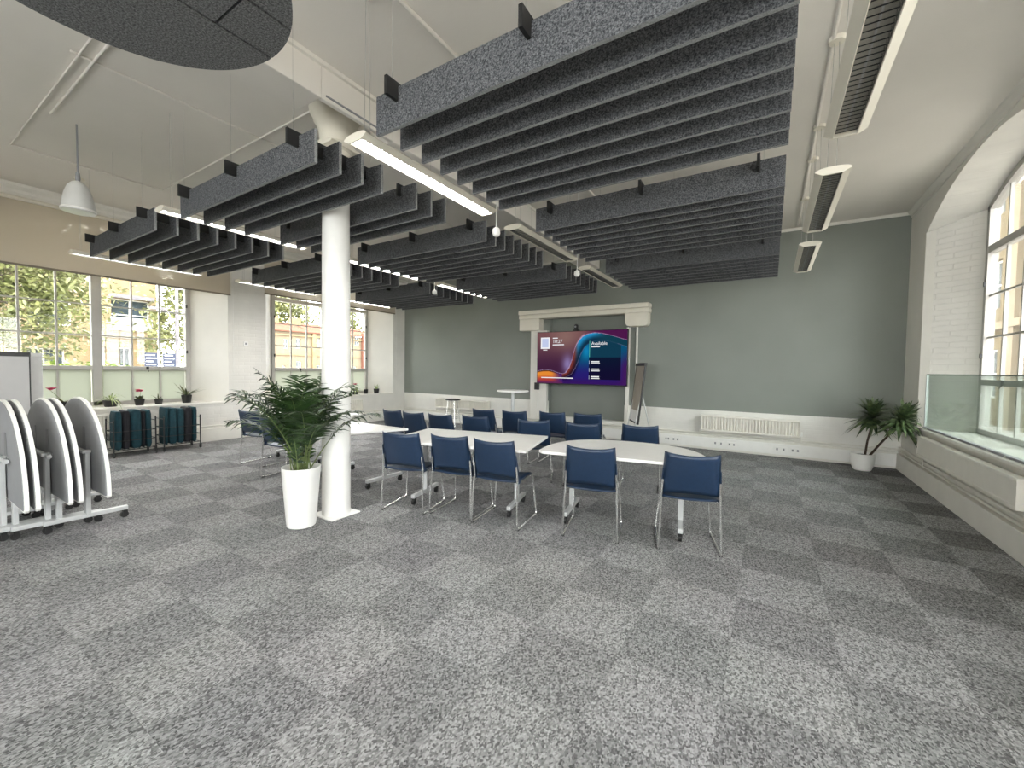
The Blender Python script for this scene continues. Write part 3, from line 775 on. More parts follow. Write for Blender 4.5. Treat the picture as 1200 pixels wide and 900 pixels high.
# ------------------------------------------------------------------ radiators
def fluted_radiator(loc, rz, L, z0, z1, label, flutes=True, d=0.125):
    t = root('radiator', loc, rz, label, 'radiator')
    m = MB(); n = int(L / 0.05)
    if flutes:
        def fn(u, v):
            ph = round(u * n * 4) % 4
            dpt = 0.0 if ph < 1 else (0.0 if ph < 2 else 0.032)
            return (-L / 2 + L * u, -d + 0.005 + dpt, z0 + 0.03 + (z1 - z0 - 0.06) * v)
        m.grid(fn, n * 4, 1)
    else:
        m.quad((-L / 2, -d + 0.005, z0 + 0.03), (L / 2, -d + 0.005, z0 + 0.03), (L / 2, -d + 0.005, z1 - 0.03), (-L / 2, -d + 0.005, z1 - 0.03))
    m.build('front_panel', RAD, t, recalc=False)
    MB().box(-L / 2, -d, z1 - 0.035, L / 2, -0.04, z1).box(-L / 2, -d, z0, L / 2, -0.04, z0 + 0.035).box(-L / 2, -0.085, z0 + 0.03, L / 2, -0.04, z1 - 0.03).build('body', RAD, t, bevel=0.005)
    for e in (-1, 1): MB().box(e * L / 2, -d + 0.002, z0 + 0.005, e * (L / 2 + 0.006), -0.04, z1 - 0.004).build('side_panel', RAD, t)
    for e in (-1, 1): MB().box(e * L * 0.35 - 0.02, -0.042, z0 + 0.05, e * L * 0.35 + 0.02, -0.001, z1 - 0.05).build('wall_bracket', RAD, t)
    v = MB().tube([(L / 2 + 0.035, -0.055, z0 + 0.03), (L / 2 + 0.035, -0.055, z0 + 0.10)], 0.016, 10).tube([(L / 2, -0.055, z0 + 0.03), (L / 2 + 0.045, -0.055, z0 + 0.03)], 0.010, 8)
    v.build('valve', WHITE, t, smooth=True)
    MB().tube([(L / 2 + 0.035, -0.055, z0 + 0.03), (L / 2 + 0.035, -0.05, 0.28)], 0.008, 8).build('pipe', TRIM, t)
    MB().tube([(-L / 2, -0.055, z0 + 0.03), (-L / 2 - 0.03, -0.055, z0 + 0.03), (-L / 2 - 0.03, -0.05, 0.28)], 0.008, 8).build('pipe', TRIM, t)
    return t
fluted_radiator((-0.32, YF, 0), 0, 1.57, 0.365, 0.675, 'cream fluted radiator on the dado between the easel and the corner plant')
fluted_radiator((-7.06, YF, 0), 0, 1.80, 0.39, 0.665, 'cream radiator on the dado behind the dark stool')
fluted_radiator((XR, 6.20, 0), R(-90), 2.60, 0.43, 0.69, 'long smooth cream radiator below the glass guard', flutes=False, d=0.12)
fluted_radiator((XL, 1.95, 0), R(90), 1.5, 0.32, 0.66, 'white radiator under the window sill behind the cushion trolleys')
fluted_radiator((XL, 6.4, 0), R(90), 1.7, 0.32, 0.66, 'white radiator under the second window sill behind the palm')

# ------------------------------------------------------------------ wall screen
SX0, SX1, SZ0, SZ1, SY = -4.665, -2.525, 1.175, 2.375, 8.60
tv = root('tv_screen', ((SX0 + SX1) / 2, SY, SZ0), 0, 'large wall screen with a purple and blue wave picture', 'screen')
W, H = SX1 - SX0, SZ1 - SZ0
MB().box(-W / 2, 0.0, 0, W / 2, 0.045, H).box(-W / 2 + 0.2, 0.045, 0.2, W / 2 - 0.2, 0.085, H - 0.2).build('casing', BLACKP, tv, bevel=0.006)
MB().box(-0.35, 0.085, 0.35, 0.35, YF + rec - SY - 0.002, 0.85).build('wall_bracket', BLACKP, tv)
def lerp(a, b, t): return tuple(p + (q - p) * t for p, q in zip(a, b))
def smooth(a, b, x):
    t = max(0, min(1, (x - a) / (b - a))); return t * t * (3 - 2 * t)
CURVE1 = [(0, .77), (.07, .745), (.14, .74), (.20, .765), (.26, .80), (.31, .815), (.35, .79), (.385, .70), (.415, .55), (.435, .40), (.46, .27), (.49, .18), (.53, .105), (.58, .06), (.66, .04), (.74, .055), (.84, .10), (.94, .16), (1, .19)]
CURVE2 = [(.30, .90), (.36, .87), (.41, .82), (.45, .72), (.48, .60), (.51, .45), (.545, .33), (.58, .26), (.64, .20), (.72, .18), (.82, .205), (.92, .26), (1, .31)]
def curve_y(c, x):
    if x <= c[0][0]: return c[0][1]
    for a, b in zip(c, c[1:]):
        if x <= b[0]: return a[1] + (b[1] - a[1]) * (x - a[0]) / (b[0] - a[0])
    return c[-1][1]
def srgb(c): return tuple(((v / 255.0) / 12.92 if v / 255.0 < 0.04045 else ((v / 255.0 + 0.055) / 1.055) ** 2.4) for v in c)
def screen_colour(u, v):
    y1 = curve_y(CURVE1, u); y2 = curve_y(CURVE2, u)
    if v < y1:                                        # backdrop above the ribbon
        c = lerp((120, 82, 84), (66, 34, 62), smooth(0.0, 0.75, v))
        c = lerp(c, (142, 112, 104), 0.75 * math.exp(-((u - .33) / .14) ** 2 - ((v - .1) / .22) ** 2))
        c = lerp(c, (150, 136, 190), 0.85 * math.exp(-((u - .365) / .06) ** 2 - ((v - .62) / .17) ** 2))
        c = lerp(c, (78, 26, 74), smooth(.5, .75, u))
        edge = y1 - v
        slope = 0.012 if u < .34 or u > .55 else 0.05
        if edge < slope: c = lerp((196, 170, 206), c, edge / slope)
        return c
    if u > 0.30 and v < y2:                           # the ribbon itself
        t = (v - y1) / max(y2 - y1, 1e-3)
        blue = lerp((40, 150, 205), (16, 50, 74), smooth(0.0, 0.8, t))
        red = lerp((122, 54, 48), (42, 20, 34), smooth(0.2, 1.0, t))
        c = lerp(red, blue, smooth(.43, .50, u))
        c = lerp(c, (20, 62, 80), smooth(.62, .80, u))
        if t > .92: c = lerp(c, (150, 140, 190), (t - .92) / .08 * (.8 if u < .56 or u > .9 else .3))
        return c
    if u < 0.31:                                      # orange swell
        t = (v - y1) / (1 - y1)
        c = lerp((22, 12, 30), (232, 140, 52), smooth(0.0, 0.16, t))
        c = lerp(c, (176, 66, 58), smooth(.3, .75, t))
        c = lerp(c, (70, 34, 110), smooth(.16, .31, u))
        c = lerp(c, (96, 40, 90), smooth(.7, 1.0, t))
        return c
    c = lerp((14, 82, 118), (40, 30, 112), smooth(.45, .85, v))
    c = lerp(c, (20, 12, 46), math.exp(-((v - y2) / .09) ** 2) * smooth(.56, .42, u))
    c = lerp(c, (20, 130, 180), math.exp(-((u - .575) / .05) ** 2 - ((v - .38) / .14) ** 2))
    c = lerp(c, (54, 22, 96), smooth(.85, 1.0, v))
    c = lerp(c, (66, 26, 92), smooth(.88, 1.0, u) * smooth(.3, .7, v))
    if .605 < u < .94 and .17 < v < .50: c = lerp(c, (20, 50, 66), .72)
    if .605 < u < .94 and .50 <= v < .91: c = lerp(c, (14, 12, 34), .82)
    return c
nu, nv = 224, 126
vs, fs, cols = [], [], []
for j in range(nv + 1):
    for i in range(nu + 1):
        u, v = i / nu, j / nv
        vs.append((-W / 2 + 0.012 + (W - 0.024) * u, -0.002, H - 0.012 - (H - 0.03) * v)); cols.append((*srgb(screen_colour(u, v)), 1))
for j in range(nv):
    for i in range(nu):
        a = j * (nu + 1) + i; fs.append((a, a + nu + 1, a + nu + 2, a + 1))
me = bpy.data.meshes.new('display'); me.from_pydata(vs, [], fs)
ca = me.color_attributes.new('picture', 'FLOAT_COLOR', 'POINT')
ca.data.foreach_set('color', [x for c in cols for x in c])
sm = bpy.data.materials.new('screen_picture'); sm.use_nodes = True
n, l = sm.node_tree.nodes, sm.node_tree.links; n.clear()
so = n.new('ShaderNodeOutputMaterial'); se = n.new('ShaderNodeEmission'); sa = n.new('ShaderNodeVertexColor'); sa.layer_name = 'picture'
se.inputs['Strength'].default_value = 0.95 / (2 ** EXPOSURE)
l.new(sa.outputs['Color'], se.inputs['Color']); l.new(se.outputs[0], so.inputs[0])
me.materials.append(sm)
disp = bpy.data.objects.new('display', me); COL.objects.link(disp); disp.parent = tv
def mat_emit(name, col, st):
    m = bpy.data.materials.new(name); m.use_nodes = True; n, l = m.node_tree.nodes, m.node_tree.links; n.clear()
    o = n.new('ShaderNodeOutputMaterial'); e = n.new('ShaderNodeEmission'); e.inputs[0].default_value = (*col, 1); e.inputs[1].default_value = st / (2 ** EXPOSURE)
    l.new(e.outputs[0], o.inputs[0]); return m
EM_W = mat_emit('screen_white', (0.85, 0.85, 0.88), 1.0)
EM_B = mat_emit('screen_pale_blue', (0.52, 0.58, 0.80), 1.0)
EM_G = mat_emit('screen_green', (0.10, 0.55, 0.45), 1.0)
def suv(u, v): return (-W / 2 + 0.012 + (W - 0.024) * u, H - 0.012 - (H - 0.03) * v)
def mark(u0, u1, v0, v1, m, name='screen_mark', dy=-0.004):
    a = suv(u0, v1); b = suv(u1, v0)
    return MB().box(a[0], dy, a[1], b[0], dy + 0.0015, b[1]).build(name, m, disp)
def write(txt, u, v, size, m=EM_W):
    c = bpy.data.curves.new('lettering', 'FONT'); c.body = txt; c.size = size; c.extrude = 0.0004
    o = bpy.data.objects.new('lettering', c); COL.objects.link(o); o.parent = disp
    p = suv(u, v); o.location = (p[0], -0.005, p[1]); o.rotation_euler = (R(90), 0, 0)
    o.data.materials.append(m)
    me = bpy.data.meshes.new_from_object(o.evaluated_get(bpy.context.evaluated_depsgraph_get())); mw = (o.location.copy(), o.rotation_euler.copy())
    bpy.data.objects.remove(o); me.name = 'lettering'
    if not me.materials: me.materials.append(m)
    o = bpy.data.objects.new('lettering', me); COL.objects.link(o); o.parent = disp; o.location, o.rotation_euler = mw
    return o
mark(.040, .150, .10, .325, EM_W); mark(.056, .134, .125, .295, EM_B, dy=-0.006)
mark(.07, .12, .34, .355, EM_W)
write('10:27', .185, .215, 0.11)
mark(.185, .245, .11, .128, EM_W); mark(.185, .32, .24, .258, EM_W)
write('Available', .628, .265, 0.10)
mark(.628, .72, .29, .308, EM_W)
mark(.607, .612, .19, .49, EM_G)
for v in (.565, .705, .845):
    mark(.628, .718, v, v + .022, EM_W); mark(.628, .722, v + .035, v + .050, EM_W); mark(.607, .611, v - .01, v + .06, EM_B)
mark(.052, .43, .885, .903, EM_W)
# camera on top of the screen, power brick
wc = root('webcam', (-3.70, SY + 0.02, SZ1), 0, 'small black conference camera on top of the wall screen', 'webcam')
MB().box(-0.06, -0.04, 0, 0.06, 0.06, 0.03).build('base', BLACKP, wc, bevel=0.006)
MB().lathe([(0.03, 0.03), (0.045, 0.05), (0.05, 0.09), (0.045, 0.13), (0.02, 0.15)], 16).build('head', BLACKP, wc, smooth=True)
MB().tube([(0, -0.04, 0.09), (0, -0.056, 0.09)], 0.022, 14).build('lens', GREYTOP, wc)
pb = root('power_box', (-4.73, YF - 0.10, 1.02), 0, 'small black power box on the white pilaster left below the screen', 'power box')
MB().box(-0.06, -0.05, 0, 0.06, -0.001, 0.17).build('body', BLACKP, pb, bevel=0.006)
MB().tube([(0.02, -0.02, 0.0), (0.03, -0.02, -0.25), (0.0, -0.02, -0.5), (0.04, -0.02, -0.70)], 0.006, 6).build('cable', WHITE, pb)
MB().tube([(0.0, -0.02, 0.17), (0.0, -0.02, 0.45)], 0.006, 6).build('cable', BLACKP, pb)

# ------------------------------------------------------------------ chairs
def make_chair():
    t = root('stacking_chair')
    # seat
    def seat(u, v):
        x = (u - 0.5) * (0.43 - 0.02 * v); y = 0.045 + 0.42 * v
        z = 0.447 - 0.012 * (1 - (2 * u - 1) ** 2) * (1 - 0.5 * v) - 0.03 * max(0, (v - 0.86) / 0.14) ** 2 + 0.006 * v
        return (x, y, z)
    MB().grid(seat, 10, 10).build('seat', BLUE, t, smooth=True, solid=0.012)
    # backrest: curved, wings wrap forwards at both sides
    def back(u, v):
        e = 2 * u - 1
        hw = 0.228 - 0.020 * v
        low = 0.474 + 0.022 * (1 - e * e)
        top_ = 0.824 + 0.019 * e * e
        x = hw * e
        y = 0.050 - 0.105 * v - 0.010 * math.sin(PI * v) - 0.030 * (1 - e * e) + 0.030 * max(0, (abs(e) - 0.86) / 0.14)
        return (x, y, low + (top_ - low) * v)
    MB().grid(back, 22, 10).build('backrest', BLUE, t, smooth=True, solid=0.010)
    for e in (-1, 1):
        # side wing joining back and seat
        MB().add([(e * 0.229, 0.072, 0.48), (e * 0.231, 0.036, 0.48), (e * 0.218, -0.012, 0.70), (e * 0.217, 0.010, 0.70), (e * 0.231, 0.038, 0.430), (e * 0.229, 0.10, 0.430)],
                 [(0, 1, 2, 3), (5, 4, 1, 0)]).build('side_wing', BLUE, t, solid=0.008)
        pts = [(e * 0.220, 0.015, 0.60), (e * 0.226, 0.030, 0.46), (e * 0.234, 0.010, 0.22), (e * 0.240, 0.0, 0.026), (e * 0.240, 0.012, 0.012), (e * 0.240, 0.03, 0.0105),
               (e * 0.240, 0.48, 0.0105), (e * 0.238, 0.505, 0.014), (e * 0.236, 0.512, 0.03), (e * 0.212, 0.475, 0.40), (e * 0.205, 0.45, 0.425), (e * 0.205, 0.40, 0.430), (e * 0.222, 0.05, 0.432)]
        MB().tube(pts, 0.0095, 8).build('sled_leg', CHROME, t, smooth=True)
        gl = MB()
        for y in (0.03, 0.47): gl.box(e * 0.240 - 0.012, y - 0.02, 0.0, e * 0.240 + 0.012, y + 0.02, 0.012)
        gl.build('glide', BLACKP, t)
    for y in (0.10, 0.40): MB().tube([(-0.215, y, 0.424), (0.215, y, 0.424)], 0.008, 8).build('crossbar', CHROME, t, smooth=True)
    return t
chair = make_chair(); index_kids()
CHAIRS = [
    (-0.52, 3.64, 15, 'blue plastic chair standing furthest right in front of the rounded white table'),
    (-1.31, 3.43, 13, 'blue plastic chair at the left half of the rounded white table, back to the camera'),
    (-2.18, 3.21, 8, 'blue plastic chair at the middle table nearest the rounded table'),
    (-2.69, 3.17, 9, 'blue plastic chair in the centre of three on the near side of the middle table'),
    (-3.19, 3.00, 16, 'blue plastic chair at the middle table nearest the column'),
    (-5.02, 4.54, -3, 'blue plastic chair of the second row nearest the window wall, behind the column table'),
    (-4.525, 4.50, 1, 'blue plastic chair second from the window wall in the second row'),
    (-4.03, 4.54, 3, 'blue plastic chair third from the window wall in the second row'),
    (-3.52, 4.70, 8, 'blue plastic chair behind the middle of the middle table'),
    (-2.64, 4.81, 24, 'blue plastic chair behind the right corner of the middle table'),
    (-2.00, 4.93, 14, 'blue plastic chair behind the left half of the rounded table'),
    (-1.34, 5.17, 12, 'blue plastic chair behind the rounded table nearest the fluted radiator'),
    (-4.00, 5.56, 2, 'blue plastic chair of the last row closest to the stool'),
    (-3.45, 5.64, 8, 'blue plastic chair of the last row below the tall round table'),
    (-2.90, 5.89, 8, 'blue plastic chair of the last row below the left half of the screen'),
    (-2.37, 6.04, 12, 'blue plastic chair of the last row below the right half of the screen'),
    (-6.56, 3.17, 10, 'blue plastic chair left of the palm, nearest the window wall'),
    (-5.50, 2.93, 8, 'blue plastic chair half hidden behind the palm fronds'),
]
for k, (x, y, a, lab) in enumerate(CHAIRS):
    t = chair if k == 0 else copy_tree(chair)
    t.location = (x, y, 0); t.rotation_euler = (0, 0, R(a))
    tag(t, lab, 'chair', 'blue chairs around the white tables')

# ------------------------------------------------------------------ flip top tables
def d_shape(hw, dep, n=2.6, k=28, r=0.05):
    pts = [(-hw + r, 0.0), (hw - r, 0.0)]
    for q in range(k + 1):
        a = PI * q / k
        cx_, sy_ = math.cos(a), math.sin(a)
        x = hw * math.copysign(abs(cx_) ** (2 / n), cx_); y = r + (dep - r) * abs(sy_) ** (2 / n)
        pts.append((x, y))
    return pts
def rect_shape(w, d, r=0.02): return [(-w / 2, 0), (w / 2, 0), (w / 2, d), (-w / 2, d)]
def flip_table(name, loc, rz, shape, dep, label, fx=0.55, folded=False, foot_y=None, feet_shift=0.0, h=0.735, group='white flip top tables on castors'):
    """local: straight front edge along x at y=0; the frame stands at y=fy"""
    t = root(name, loc, rz, label, 'table', group)
    fy = dep * 0.5 if foot_y is None else foot_y
    th = 0.026
    if not folded:
        o = MB().prism(shape, h - th, h).build('table_top', WHITE, t, bevel=0.004)
        MB().prism([(p[0] * 0.90, dep * 0.5 + (p[1] - dep * 0.5) * 0.90) for p in shape], h - th - 0.004, h - th - 0.0005).build('underside', GREYTOP, t)
    else:
        z0 = 0.32
        MB().prism([(p[0], z0 + p[1]) for p in shape], fy + 0.030, fy + 0.030 + th, 'y').build('table_top', WHITE, t, bevel=0.004)
        MB().prism([(p[0] * 0.975, z0 + dep * 0.5 + (p[1] - dep * 0.5) * 0.965) for p in shape], fy + 0.026, fy + 0.0298, 'y').build('underside', GREYTOP, t)
        for e in (-1, 1):
            x = e * fx * 0.55
            ring = [(x - 0.03, z0 + 0.10), (x + 0.03, z0 + 0.10), (x + 0.055, z0 + 0.30), (x + 0.03, z0 + 0.58), (x - 0.03, z0 + 0.58), (x - 0.055, z0 + 0.30)]
            MB().prism(ring, fy + 0.022, fy + 0.0258, 'y').build('leg_recess', mat('recess_grey', (0.20, 0.205, 0.21), 0.6, noise=0.05, nscale=15), t)
    zb = h - th - 0.03
    MB().tube([(-fx - 0.02, fy, zb), (fx + 0.02, fy, zb)], 0.018, 10).build('hinge_beam', SILVER if folded else GREYTOP, t, smooth=True)
    for e in (-1, 1):
        x = e * (fx + feet_shift)
        uw = 0.035 if folded else 0.024
        MB().box(x - uw, fy - 0.017, 0.10, x + uw, fy + 0.017, zb + 0.01).build('upright', SILVER, t, bevel=0.005)
        MB().box(x - 0.035, fy - (0.035 if folded else 0.13), zb - 0.005, x + 0.035, fy + 0.024, zb + 0.022).build('hinge_bracket', SILVER, t, bevel=0.004)
        MB().box(x - 0.022, fy - 0.28, 0.075, x + 0.022, fy + 0.28, 0.115).build('foot', SILVER, t, bevel=0.006)
        for q in (-1, 1):
            y = fy + q * 0.255
            c = MB().tube([(x - 0.014, y, 0.03), (x + 0.014, y, 0.03)], 0.03, 14).box(x - 0.018, y - 0.012, 0.03, x + 0.018, y + 0.022, 0.07).tube([(x, y, 0.06), (x, y, 0.08)], 0.01, 8)
            c.build('castor', BLACKP, t)
    return t
DS = d_shape(0.75, 0.93)
flip_table('flip_top_table', (-1.105, 3.565, 0), R(10), DS, 0.93, 'white table with rounded far side between the near chairs', fx=0.52)
am = R(14)
flip_table('flip_top_table', (-2.795 + 0.47 * math.sin(am), 3.63 - 0.47 * math.cos(am), 0), am, rect_shape(1.55, 0.94), 0.94, 'white rectangular table with three blue chairs on its near side', fx=0.55)
flip_table('flip_top_table', (-4.66, 3.0, 0), R(-1), [(-0.52, 0.0), (0.52, 0.0), (0.80, 0.74), (-0.80, 0.74)], 0.74, 'white tapered table directly behind the column', fx=0.10 + 0.40, foot_y=0.62)
flip_table('flip_top_table', (-6.34, 3.64, 0), R(4), rect_shape(1.5, 0.75), 0.75, 'white rectangular table behind the palm, nearest the window wall', fx=0.50)
# folded tables nested on the left
DSF = d_shape(0.86, 0.85, 2.0, r=0.02)
fold = [(-5.73, 1.15, 0.0, 'folded white table, front of the nested tables and nearest the cushion trolleys'),
        (-5.73, 0.975, 0.05, 'folded white table, second of the nested tables, hidden behind the third'),
        (-5.73, 0.915, 0.10, 'folded white table, third of the nested tables'),
        (-5.73, 0.735, 0.15, 'folded white table, fourth of the nested tables'),
        (-5.73, 0.675, 0.20, 'folded white table, last of the nested tables at the picture edge')]
for x, y, sh, lab in fold:
    flip_table('folded_table', (x, y, 0), 0, DSF, 0.85, lab, fx=0.41, folded=True, foot_y=0.0, feet_shift=-sh * 0.9 + 0.0, group='nested folded tables')

# ------------------------------------------------------------------ tall palm in a white planter
random.seed(4)
pm = root('potted_palm', (-3.715, 2.24, 0), 0, 'areca palm in a tall tapered white planter beside the column', 'potted plant')
MB().lathe([(0.115, 0.0), (0.124, 0.006), (0.130, 0.05), (0.168, 0.548), (0.170, 0.558), (0.164, 0.560), (0.156, 0.545), (0.150, 0.50)], 40).build('planter', POT, pm, smooth=True)
MB().lathe([(0.151, 0.500), (0.10, 0.512), (0.02, 0.518)], 24).build('soil', SOIL, pm, smooth=True)
def frond(parent, base, az, lean, length, droop, nl=22, lw=0.026, ll=0.25, t0=0.40):
    m = MB(); pts = []
    d = Vector((math.cos(az) * math.sin(lean), math.sin(az) * math.sin(lean), math.cos(lean)))
    out = Vector((math.cos(az), math.sin(az), 0))
    p = Vector(base); N = 16
    for i in range(N + 1):
        pts.append(p.copy()); t = i / N
        d = (d + (Vector((0, 0, -1)) * 0.85 + out * 0.35) * (droop / N * 2.4 * t ** 1.4)).normalized(); p = p + d * (length / N)
    st = MB().tube(pts, [0.0065 * (1 - 0.8 * i / N) for i in range(N + 1)], 5)
    for k in range(nl):
        t = t0 + (0.99 - t0) * k / (nl - 1)
        i = min(int(t * N), N - 1); q = pts[i].lerp(pts[i + 1], t * N - i)
        tg = (pts[i + 1] - pts[i]).normalized()
        sd = tg.cross(Vector((0, 0, 1)))
        if sd.length < 0.05: sd = Vector((-out.y, out.x, 0))
        sd.normalize(); upv = sd.cross(tg)
        L = ll * (math.sin(PI * (0.22 + 0.66 * (t - t0) / (1 - t0))) ** 0.8) * random.uniform(0.85, 1.1)
        for e in (-1, 1):
            dd = tg * random.uniform(0.55, 0.95) + sd * e + upv * random.uniform(0.0, 0.35)
            m.leaf(q, dd, upv, L, lw * random.uniform(0.8, 1.15), random.uniform(0.15, 0.55), 3)
    def clear(v):                                   # foliage bends around the column
        out_ = []
        for x, y, z in v:
            dx, dy = x - (CX + 3.715), y - (CY - 2.24); r_ = math.hypot(dx, dy)
            if r_ < 0.155: dx, dy = dx / max(r_, 1e-4) * 0.155, dy / max(r_, 1e-4) * 0.155
            out_.append((dx + CX + 3.715, dy + CY - 2.24, z))
        return out_
    m.v = clear(m.v); st.v = clear(st.v)
    o = m.build('frond', PALM, parent, recalc=False)
    st.build('stalk', STEM, o, smooth=True)
    return o
nf = 27
for k in range(nf):
    az = k * 2.39996 + random.uniform(-0.25, 0.25)
    ring = k / nf
    frond(pm, (random.uniform(-.07, .07), random.uniform(-.07, .07), 0.50), az, R(4 + 30 * ring) * random.uniform(0.8, 1.15), random.uniform(0.86, 1.06) * (1 - 0.10 * ring), random.uniform(0.8, 1.7), nl=19, lw=0.023)
for k in range(8):
    frond(pm, (random.uniform(-.09, .09), random.uniform(-.09, .09), 0.50), random.uniform(0, 6.28), R(random.uniform(4, 16)), random.uniform(0.32, 0.5), 0.4, nl=9, ll=0.12, t0=0.3)

# dracaena in the corner
dp = root('potted_dracaena', (1.27, 8.38, 0), 0, 'two stemmed dracaena in a round white pot in the far corner', 'potted plant')
MB().lathe([(0.095, 0.0), (0.115, 0.012), (0.145, 0.10), (0.152, 0.20), (0.150, 0.262), (0.142, 0.265), (0.14, 0.24)], 32).build('pot', POT, dp, smooth=True)
MB().lathe([(0.141, 0.235), (0.05, 0.245), (0.01, 0.246)], 20).build('soil', SOIL, dp, smooth=True)
def crown(parent, tip, axis, n, L, seed, xmax=0.51):
    rg = random.Random(seed); m = MB(); ax = Vector(axis).normalized()
    for k in range(n):
        a = k * 2.4; lean = R(15 + 100 * (k / n))
        s = ax.orthogonal().normalized(); w = ax.cross(s)
        d = ax * math.cos(lean) + (s * math.cos(a) + w * math.sin(a)) * math.sin(lean)
        m.leaf(Vector(tip) - ax * 0.12 * (k / n), d, ax, L * rg.uniform(0.75, 1.1), 0.058, rg.uniform(0.15, 0.5), 5)
    m.v = [(min(x, xmax), y, z) for x, y, z in m.v]
    return m.build('leaf_crown', DRAC, parent, recalc=False)
MB().tube([(0.03, 0.0, 0.23), (0.05, 0.0, 0.45), (0.08, 0.0, 0.62), (0.10, 0.0, 0.86)], [0.016, 0.014, 0.013, 0.012], 8).build('cane', CANE, dp, smooth=True)
MB().tube([(0.07, -0.04, 0.23), (0.17, -0.17, 0.45), (0.27, -0.31, 0.66), (0.355, -0.43, 0.86)], [0.017, 0.015, 0.014, 0.012], 8).build('cane', CANE, dp, smooth=True)
crown(dp, (0.10, 0, 0.90), (0.05, 0, 1), 130, 0.38, 2)
crown(dp, (0.36, -0.44, 0.90), (0.2, -0.1, 1), 130, 0.37, 5)

# ------------------------------------------------------------------ plants on the window sills
ZS = SILL + 0.006
def sill_pot(x, y, r, h, label, cat='potted plant'):
    t = root('sill_plant', (x, y, ZS), 0, label, cat, 'small pots on the window sills')
    MB().lathe([(r * 0.72, 0), (r * 0.76, 0.004), (r, h), (r * 0.94, h), (r * 0.92, h - 0.012)], 20).build('pot', BLACKP, t, smooth=True)
    MB().lathe([(r * 0.93, h - 0.012), (0.005, h - 0.008)], 16).build('soil', SOIL, t)
    return t
def leaves(t, n, L, W_, mtl, lean=(20, 70), droop=(0.2, 0.6), z=0.07, seed=1, name='foliage', r0=0.02):
    rg = random.Random(seed); m = MB()
    for k in range(n):
        a = k * 2.4 + rg.uniform(-.3, .3); le = R(rg.uniform(*lean))
        d = (math.cos(a) * math.sin(le), math.sin(a) * math.sin(le), math.cos(le))
        m.leaf((math.cos(a) * r0, math.sin(a) * r0, z), d, (0, 0, 1), L * rg.uniform(.7, 1.1), W_, rg.uniform(*droop), 5)
    return m.build(name, mtl, t, recalc=False)
def flower(t, x, y, z0, z1, mtl, n=4, seed=3):
    rg = random.Random(seed)
    MB().tube([(0, 0, z0), (x * .5, y * .5, (z0 + z1) / 2), (x, y, z1)], 0.003, 5).build('flower_stem', STEM, t)
    m = MB()
    for q in range(n):
        c = Vector((x + rg.uniform(-.03, .03), y + rg.uniform(-.05, .05), z1 + rg.uniform(-.015, .025)))
        for k in range(5):
            a = 2 * PI * k / 5 + q
            m.leaf(c, (math.cos(a), math.sin(a), 0.7), (0, 0, 1), 0.06, 0.05, 0.1, 3)
    m.build('petals', mtl, t, recalc=False)
p1 = sill_pot(-9.42, 1.80, 0.075, 0.12, 'black pot with a pink orchid beside the first flip chart')
leaves(p1, 6, 0.20, 0.05, SPIKE, (50, 85), (0.1, 0.4), 0.11, 2); flower(p1, 0.02, -0.16, 0.11, 0.32, PINK)
p2 = sill_pot(-9.50, 2.36, 0.105, 0.11, 'black pot with a pale trailing spider plant on the sill')
leaves(p2, 34, 0.36, 0.016, SPIDER, (15, 70), (0.5, 1.1), 0.10, 3)
p3 = sill_pot(-9.47, 2.73, 0.075, 0.115, 'black pot with a pink flower above the teal cushions')
leaves(p3, 10, 0.10, 0.05, SPIKE, (20, 70), (0.1, 0.3), 0.11, 4); flower(p3, 0.0, 0.02, 0.11, 0.25, PINK, 4, 7)
p4 = sill_pot(-9.50, 3.01, 0.065, 0.10, 'smallest black pot with a few thin leaves on the sill')
leaves(p4, 8, 0.17, 0.018, SPIKE, (15, 60), (0.2, 0.6), 0.09, 5)
p5 = sill_pot(-9.50, 3.44, 0.085, 0.15, 'black pot with long spiky leaves at the end of the sill')
leaves(p5, 11, 0.36, 0.040, SPIKE, (25, 75), (0.0, 0.25), 0.14, 6)
p6 = sill_pot(-9.40, 7.18, 0.08, 0.12, 'flowering pot on the second sill just beside the column')
leaves(p6, 26, 0.22, 0.035, SPIDER, (20, 90), (0.4, 1.0), 0.11, 7); flower(p6, 0.02, 0.0, 0.11, 0.26, mat('rose_petal', (0.55, 0.12, 0.18), 0.5, noise=0.2, nscale=50), 5, 9)
p7 = sill_pot(-9.45, 7.56, 0.06, 0.12, 'small bare black pot on the second sill')
leaves(p7, 5, 0.06, 0.012, SPIKE, (15, 60), (0.2, 0.5), 0.11, 8)
p8 = sill_pot(-9.40, 7.88, 0.08, 0.13, 'black pot with green sprigs at the far end of the second sill')
leaves(p8, 18, 0.17, 0.022, SPIDER, (5, 50), (0.1, 0.5), 0.12, 9)

